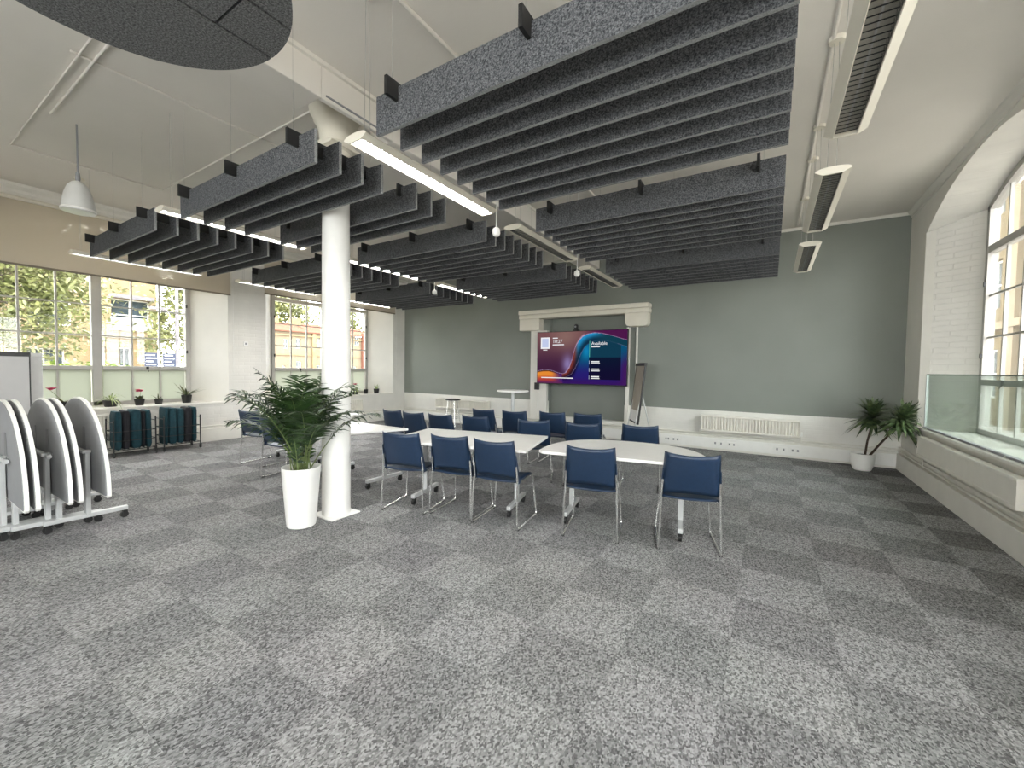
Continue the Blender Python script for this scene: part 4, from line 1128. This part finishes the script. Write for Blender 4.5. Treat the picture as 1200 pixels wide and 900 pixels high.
# ------------------------------------------------------------------ cushion trolleys
def trolley(y0, label, seq, seed):
    L, D, H0 = 0.53, 0.36, 0.60
    t = root('cushion_trolley', (-8.93, y0, 0), 0, label, 'trolley', 'black wire trolleys under the window')
    fr = MB()
    for x in (-D / 2, D / 2):
        for z in (0.11, 0.26, 0.41): fr.tube([(x, 0, z), (x, L, z)], 0.006, 6)
        for y in (0, L): fr.tube([(x, y, 0.06), (x, y, H0)], 0.010, 6)
    for y in (0, L):
        for z in (0.11, 0.26, 0.41, 0.56): fr.tube([(-D / 2, y, z), (D / 2, y, z)], 0.006, 6)
    fr.build('frame', BLACKP, t)
    sh = MB()
    for k in range(9): sh.tube([(-D / 2, L * k / 8, 0.11), (D / 2, L * k / 8, 0.11)], 0.004, 5)
    sh.build('base_rack', BLACKP, t)
    for x in (-D / 2, D / 2):
        for y in (0.0, L):
            MB().tube([(x, y - 0.010, 0.028), (x, y + 0.010, 0.028)], 0.028, 14).box(x - 0.012, y - 0.014, 0.03, x + 0.012, y + 0.014, 0.07).build('castor', BLACKP, t)
    rg = random.Random(seed); y = 0.022
    for k, (mtl, w, lab) in enumerate(seq):
        hh = rg.uniform(0.60, 0.64)
        c = root('floor_cushion', (-8.93, y0 + y + w / 2, 0.118), 0, lab, 'cushion', 'folded cushions standing in the trolleys')
        tilt = rg.uniform(-0.012, 0.012)
        def fn(u, v, w=w, hh=hh, tilt=tilt):
            a = 2 * PI * u
            ex, ey = 0.155, w / 2 - 0.002
            cx_ = math.copysign(abs(math.cos(a)) ** 0.45, math.cos(a)); sy_ = math.copysign(abs(math.sin(a)) ** 0.6, math.sin(a))
            k_ = 1 - 0.35 * max(0, abs(2 * v - 1) - 0.86) / 0.14
            return (ex * cx_ * (0.9 + 0.1 * k_), ey * sy_ * k_ + tilt * (v - .5), hh * v)
        m = MB().grid(fn, 24, 10)
        m.add([fn(i / 24, 1) for i in range(24)], [tuple(range(24))]); m.add([fn(i / 24, 0) for i in range(24)], [tuple(range(23, -1, -1))])
        m.build('cover', mtl, c, smooth=True)
        MB().tube([(0.158, -w * 0.0, hh * 0.05), (0.161, 0, hh * 0.5), (0.158, 0, hh * 0.95)], 0.003, 5).build('seam', mtl, c)
        y += w
trolley(2.20, 'black wire trolley of cushions nearer the spider plant', [(TEAL, 0.10, 'teal cushion at the outer end of the trolley below the spider plant'), (DARKF, 0.10, 'black cushion in the trolley below the spider plant'), (TEAL, 0.15, 'wide teal cushion in the middle of the trolley below the spider plant'), (DARKF, 0.035, 'thin dark cushion in the trolley below the spider plant'), (TEAL, 0.09, 'teal cushion beside the gap between both trolleys, below the pink flower')], 3)
trolley(2.84, 'black wire trolley of cushions below the spiky leaved pot', [(TEAL, 0.06, 'narrow teal cushion at the inner end of the far trolley'), (TEAL, 0.13, 'wide teal cushion in the far trolley'), (TEAL, 0.10, 'teal cushion next to the black one in the far trolley'), (DARKF, 0.12, 'black cushion in the far trolley'), (TEAL, 0.07, 'teal cushion at the outermost end below the spiky leaved pot')], 6)

# ------------------------------------------------------------------ flip charts, stool, tall table
def flipchart(loc, rz, w, h, z0, face, label, black_top=True):
    edge = BLACKP if black_top else PAPER
    t = root('flip_chart', loc, rz, label, 'flip chart')
    MB().box(-w / 2, -0.012, z0, w / 2, 0.012, z0 + h).build('board', face, t, bevel=0.004)
    fr = MB().box(-w / 2 - 0.006, -0.016, z0, -w / 2 + 0.006, 0.016, z0 + h).box(w / 2 - 0.006, -0.016, z0, w / 2 + 0.006, 0.016, z0 + h).box(-w / 2, -0.016, z0 - 0.006, w / 2, 0.016, z0 + 0.008)
    fr.build('edge_frame', edge, t)
    MB().box(-w / 2 - 0.008, -0.022, z0 + h - 0.03, w / 2 + 0.008, 0.022, z0 + h + 0.02).build('clamp_bar', BLACKP if black_top else PAPER, t, bevel=0.004)
    for e in (-1, 1): MB().tube([(e * w * 0.40, 0.03, z0 + h * 0.5), (e * w * 0.40, 0.03, z0), (e * (w * 0.5), -0.22, 0.006)], 0.011, 8).build('leg', SILVER, t, smooth=True)
    MB().tube([(0, 0.02, z0 + h * 0.9), (0, 0.38, 0.006)], 0.011, 8).build('leg', SILVER, t, smooth=True)
    return t
flipchart((-7.80, 0.80, 0), R(90), 0.80, 0.84, 0.76, BOARD, 'grey flip chart with black top bar behind the folded tables')
fc = flipchart((-8.16, 1.00, 0), R(90), 0.72, 0.86, 0.74, PAPER, 'white paper pad flip chart behind the black topped one', False)
fc2 = root('easel', (-2.30, 8.30, 0), R(-62), 'narrow easel board with black frame leaning beside the wall screen', 'easel')
tl = R(6)
def tilt_box(x0, y0, z0, x1, y1, z1):
    m = MB().box(x0, y0, z0, x1, y1, z1); m.v = [(x, y + (z - 0.4) * math.tan(tl), z) for x, y, z in m.v]; return m
tilt_box(-0.34, 0, 0.50, 0.34, 0.02, 1.62).build('board', BROWNB, fc2)
tilt_box(-0.31, -0.004, 0.50, 0.31, -0.0005, 0.72).build('paper_pad', PAPER, fc2)
f2 = MB()
for a in ((-0.36, -0.006, 0.48, -0.335, 0.026, 1.64), (0.335, -0.006, 0.48, 0.36, 0.026, 1.64), (-0.36, -0.006, 0.47, 0.36, 0.026, 0.495)):
    q = tilt_box(*a); f2.add(q.v, q.f)
f2.build('edge_frame', BLACKP, fc2)
tilt_box(-0.37, -0.02, 1.60, 0.37, 0.03, 1.66).build('clamp_bar', BLACKP, fc2)
for e in (-1, 1): MB().tube([(e * 0.28, 0.06, 0.9), (e * 0.33, -0.10, 0.006)], 0.012, 8).build('leg', SILVER, fc2)
MB().tube([(0, 0.10, 1.3), (0, 0.42, 0.006)], 0.012, 8).build('leg', SILVER, fc2)

stl = root('stool', (-6.95, 8.28, 0), R(10), 'dark seated stool with thin chrome legs before the far radiator', 'stool')
MB().lathe([(0.02, 0.672), (0.17, 0.675), (0.20, 0.69), (0.195, 0.705), (0.10, 0.70), (0.01, 0.698)], 28).build('seat', BLACKP, stl, smooth=True)
for k in range(4):
    a = PI / 4 + k * PI / 2
    MB().tube([(0.12 * math.cos(a), 0.12 * math.sin(a), 0.68), (0.16 * math.cos(a), 0.16 * math.sin(a), 0.35), (0.22 * math.cos(a), 0.22 * math.sin(a), 0.006)], 0.009, 8).build('leg', CHROME, stl, smooth=True)
rg_ = [(0.185 * math.cos(2 * PI * k / 16), 0.185 * math.sin(2 * PI * k / 16), 0.22) for k in range(17)]
MB().tube(rg_, 0.007, 6).build('foot_ring', CHROME, stl, smooth=True)
htb = root('poseur_table', (-4.60, 7.43, 0), 0, 'tall round white table on a slim post before the mantel', 'table')
MB().lathe([(0.32, 1.025), (0.335, 1.03), (0.335, 1.05), (0.33, 1.055)], 40).build('table_top', WHITE, htb, smooth=True)
MB().tube([(0, 0, 0.03), (0, 0, 1.025)], 0.035, 16).build('post', SILVER, htb, smooth=True)
MB().lathe([(0.24, 0.0), (0.24, 0.012), (0.05, 0.03), (0.036, 0.06)], 32).build('base', SILVER, htb, smooth=True)

# small wall box and cable conduit between the windows
sw = root('wall_switch', (XL, 4.42, 1.95), 0, 'small white wall switch between the two windows', 'switch')
MB().box(0.001, -0.045, -0.045, 0.012, 0.045, 0.045).build('face_plate', WHITE, sw, bevel=0.003)
MB().box(0.012, -0.015, -0.02, 0.017, 0.015, 0.02).build('rocker', GREYTOP, sw)

# ------------------------------------------------------------------ outdoors
gr = MB().box(-120, -60, -0.75, XL - 1.0, 120, -0.7).build('ground_lawn', PAVE); struct(gr, 'pale paved ground outside the windows', 'ground')
gr2 = MB().box(XR + 1.0, -60, -0.75, 60, 120, -0.7).build('ground_yard', PAVE); struct(gr2, 'paved yard outside the guarded window', 'ground')

def facade(parent, x, s, y0, y1, z0, z1, wins, wall_mat, rev=0.18, frame=TRIM, name='facade'):
    """wall in the plane x; windows (ya, yb, za, zb); indoors of that building towards -s*x"""
    ysb = sorted({y0, y1, *[w[0] for w in wins], *[w[1] for w in wins]}); zsb = sorted({z0, z1, *[w[2] for w in wins], *[w[3] for w in wins]})
    m = MB()
    for a, b in zip(ysb, ysb[1:]):
        for c, d in zip(zsb, zsb[1:]):
            if any(w[0] <= a and b <= w[1] and w[2] <= c and d <= w[3] for w in wins): continue
            m.quad((x, a, c), (x, b, c), (x, b, d), (x, a, d))
    xi = x - s * rev
    for a, b, c, d in wins:
        m.quad((x, a, c), (xi, a, c), (xi, a, d), (x, a, d)); m.quad((x, b, c), (xi, b, c), (xi, b, d), (x, b, d))
        m.quad((x, a, c), (x, b, c), (xi, b, c), (xi, a, c)); m.quad((x, a, d), (x, b, d), (xi, b, d), (xi, a, d))
    m.build(name, wall_mat, parent, recalc=False)
    for a, b, c, d in wins:
        f = 0.07
        fm = MB()
        for bx in ((a, a + f, c, d), (b - f, b, c, d), (a, b, c, c + f), (a, b, d - f, d), ((a + b) / 2 - f / 2, (a + b) / 2 + f / 2, c, d), (a, b, (c + d) / 2 - f / 2, (c + d) / 2 + f / 2)):
            fm.box(xi, bx[0], bx[2], xi + s * 0.06, bx[1], bx[3])
        wf = fm.build('window', frame, parent)
        MB().box(xi - s * 0.02, a, c, xi, b, d).build('pane', DGLASS, wf)
# opposite stone building seen through the first window
b1 = root('building', (-34, 6, -0.7), 0, 'sandstone building with a wide dark first floor window beyond the first window', 'building')
W1 = [(1.65, 2.15, 4.3, 6.2), (2.55, 4.45, 4.25, 6.2), (-0.8, 0.9, 4.3, 6.2), (-3.6, -1.8, 4.3, 6.2), (1.6, 2.3, 0.9, 3.2), (2.9, 3.5, 0.9, 3.2), (-1.0, 0.6, 0.9, 3.0)]
facade(b1, 0, 1, -12, 4.75, 0, 9.0, W1, STONE, 0.4)
MB().quad((0, 4.75, 0), (-9, 4.75, 0), (-9, 4.75, 9), (0, 4.75, 9)).build('side_wall', STONE, b1)
MB().box(-9, -12, 9.0, 0.3, 5.0, 9.4).build('roof', SLATE, b1)
MB().box(0, -12, 3.75, 0.12, 4.75, 4.05).build('string_course', STONE2, b1)
MB().box(0.02, 2.5, 4.25, 0.10, 4.5, 5.05).build('balcony_rail', GREYTOP, b1)
MB().box(0.0, 2.4, 6.22, 0.16, 4.6, 6.45).build('lintel', SLATE, b1)
# pale terrace seen through the second window
b2 = root('building', (-60, 36, -0.7), 0, 'pale stone terrace with red tiled roof and sash windows beyond the second window', 'building')
def tz(z): return (z - 1.5) * 2 + 1.5 + 0.7
W2 = [(-2.4, -1.75, tz(2.76), tz(3.44)), (-0.55, 0.15, tz(2.81), tz(3.55)), (-2.7, -2.2, tz(1.05), tz(1.54)), (-0.55, 0.25, tz(1.05), tz(1.86)), (2.7, 3.3, tz(2.95), tz(3.69)), (2.2, 3.3, tz(1.0), tz(1.58)), (9.7, 10.6, tz(3.3), tz(4.04)), (9.0, 10.0, tz(1.0), tz(1.53)),
      (5.2, 6.0, tz(2.9), tz(3.6)), (-6.0, -5.2, tz(2.7), tz(3.4)), (7.4, 8.2, tz(3.1), tz(3.8))]
facade(b2, 0, 1, -12, 14, 0, tz(4.05), W2, STONE2, 0.2)
MB().box(0, -12, tz(3.72), 0.25, 14, tz(3.82)).box(0, -12, tz(2.28), 0.15, 14, tz(2.34)).build('string_course', STONE, b2)
MB().add([(0.4, -12, tz(4.02)), (0.4, 1.5, tz(4.05)), (-5, 1.5, tz(4.85)), (-5, -12, tz(4.85))], [(0, 1, 2, 3)]).build('roof', ROOFT, b2, solid=0.15)
MB().add([(0.4, 1.5, tz(4.05)), (0.4, 14, tz(4.15)), (-5, 14, tz(4.95)), (-5, 1.5, tz(4.95))], [(0, 1, 2, 3)]).build('roof', ROOFT, b2, solid=0.15)
for y in (-2.0, 1.5, 9.5): MB().box(-4.5, y - 0.7, tz(4.5), -3.3, y + 0.7, tz(5.25)).build('chimney', STONE, b2)
MB().box(0.02, 1.9, 0, 0.3, 2.5, tz(4.0)).build('pilaster', STONE, b2)
MB().box(0.02, 11.0, 0, 0.6, 11.9, tz(4.4)).build('pilaster', ROOFT, b2)
# stone building opposite the guarded window
b3 = root('building', (8.5, 20, -0.7), 0, 'bright sandstone building close outside the guarded window', 'building')
W3 = [(y, y + 1.1, z, z + 2.2) for y in (-6.5, -3.5, 2, 6.9, 13) for z in (1.2, 5.2, 9.4)]
facade(b3, 0, -1, -8, 34, 0, 15, W3, STONE3, 0.25)
for y in (-5.0, -0.8, 4.7, 10.2): MB().box(-0.3, y, 0, 0, y + 0.7, 15).build('pilaster', STONE2, b3)
MB().box(-0.4, -8, 4.2, 0, 34, 4.5).build('string_course', STONE2, b3)
MB().quad((0, -8, 0), (12, -8, 0), (12, -8, 15), (0, -8, 15)).build('side_wall', STONE3, b3)
MB().box(-0.3, -8.3, 15, 12, 34, 15.4).build('roof', SLATE, b3)

def tree(loc, h, rx, rz, nleaf, size, seed, label, lm=LEAF_OUT, trunk_r=0.18, base=0.0):
    rg = random.Random(seed)
    t = root('tree', loc, 0, label, 'tree', 'trees outside the windows')
    MB().tube([(0, 0, 0), (0.1, 0.05, h * 0.4), (0.0, 0.1, h * 0.75)], [trunk_r, trunk_r * 0.75, trunk_r * 0.4], 8).build('trunk', BARK, t, smooth=True)
    br = MB()
    cl = []
    for k in range(26):
        a = rg.uniform(0, 2 * PI); e = rg.uniform(-0.75, 1.0); q = rg.uniform(0.45, 1.0)
        c = Vector((math.cos(a) * rx * q * math.sqrt(1 - min(e * e, .95)), math.sin(a) * rx * q * math.sqrt(1 - min(e * e, .95)), h - rz + e * rz * 0.95)); cl.append(c)
        br.tube([(0, 0.05, h * 0.35 + 0.2 * c.z), c], [trunk_r * 0.25, 0.015], 5)
    br.build('branches', BARK, t)
    m = MB()
    for k in range(nleaf):
        c = cl[k % len(cl)]
        p = c + Vector((rg.gauss(0, rx * 0.22), rg.gauss(0, rx * 0.22), rg.gauss(0, rz * 0.20)))
        d = Vector((rg.gauss(0, 1), rg.gauss(0, 1), rg.gauss(-0.1, 0.6))).normalized()
        m.leaf(p, d, (rg.gauss(0, .5), rg.gauss(0, .5), 1), size * rg.uniform(.6, 1.3), size * 0.55, 0.2, 2)
    m.build('foliage', lm, t, recalc=False)
    return t
tree((-18.0, 1.5, -0.7), 8.4, 2.5, 3.9, 30000, 0.15, 1, 'leafy bright tree filling the near half of the first window')
tree((-22.5, -2.6, -0.7), 7.0, 2.4, 2.8, 9000, 0.16, 2, 'second leafy tree further along the lawn')
tree((-30.0, 11.3, -0.7), 7.5, 2.2, 2.8, 2500, 0.34, 3, 'tree at the edge of the first window behind the lamp post')
tree((-72.0, 40.5, -0.7), 15.0, 4.5, 4.2, 3500, 0.7, 4, 'tree rising over the red roof in the second window')
tree((-74.0, 52.5, -0.7), 14.0, 4.5, 4.0, 3500, 0.7, 5, 'second tree rising over the red roof')
hd = root('hedge', (-14.0, 2.2, -0.7), 0, 'low clipped green hedge under the trees', 'hedge')
hm = MB(); rg = random.Random(9)
for k in range(5000):
    p = (rg.uniform(-0.5, 0.5), rg.uniform(-3.5, 1.75), rg.uniform(0.2, 2.2))
    hm.leaf(p, (rg.gauss(0, 1), rg.gauss(0, 1), rg.gauss(0.3, .6)), (0, 0, 1), 0.16, 0.10, 0.2, 2)
hm.build('foliage', HEDGE, hd, recalc=False)
MB().box(-0.42, -3.4, 0, 0.42, 1.65, 2.05).build('inner_mass', HEDGE, hd)
for (y, lab) in ((4.60, 'navy notice board with white lines nearer the sandstone building'), (5.02, 'navy notice board with white lines nearer the lamp post')):
    s_ = root('notice_board', (-15.0, y, -0.7), 0, lab, 'notice board', 'notice boards outdoors')
    MB().box(-0.02, -0.15, 2.08, 0.02, 0.15, 2.52).build('panel', SIGNB, s_, bevel=0.004)
    k = MB()
    for q, wd in enumerate((0.20, 0.24, 0.16, 0.22)): k.box(0.021, -0.12, 2.44 - q * 0.09, 0.024, -0.12 + wd, 2.47 - q * 0.09)
    k.build('print_line', WHITE, s_)
    for e in (-0.13, 0.13): MB().tube([(-0.01, e, 0), (-0.01, e, 2.5)], 0.02, 8).build('post', SILVER, s_)
lp = root('lamp_post', (-24.0, 8.35, -0.7), 0, 'dark street lamp post outside the first window', 'lamp post')
MB().tube([(0, 0, 0), (0, 0, 1.0), (0, 0, 7.0)], [0.11, 0.08, 0.06], 10).build('pole', SLATE, lp, smooth=True)
MB().tube([(0, 0, 4.6), (0, -0.75, 4.75)], 0.035, 8).box(-0.12, -1.0, 4.70, 0.12, -0.4, 4.82).build('lamp_head', SLATE, lp)
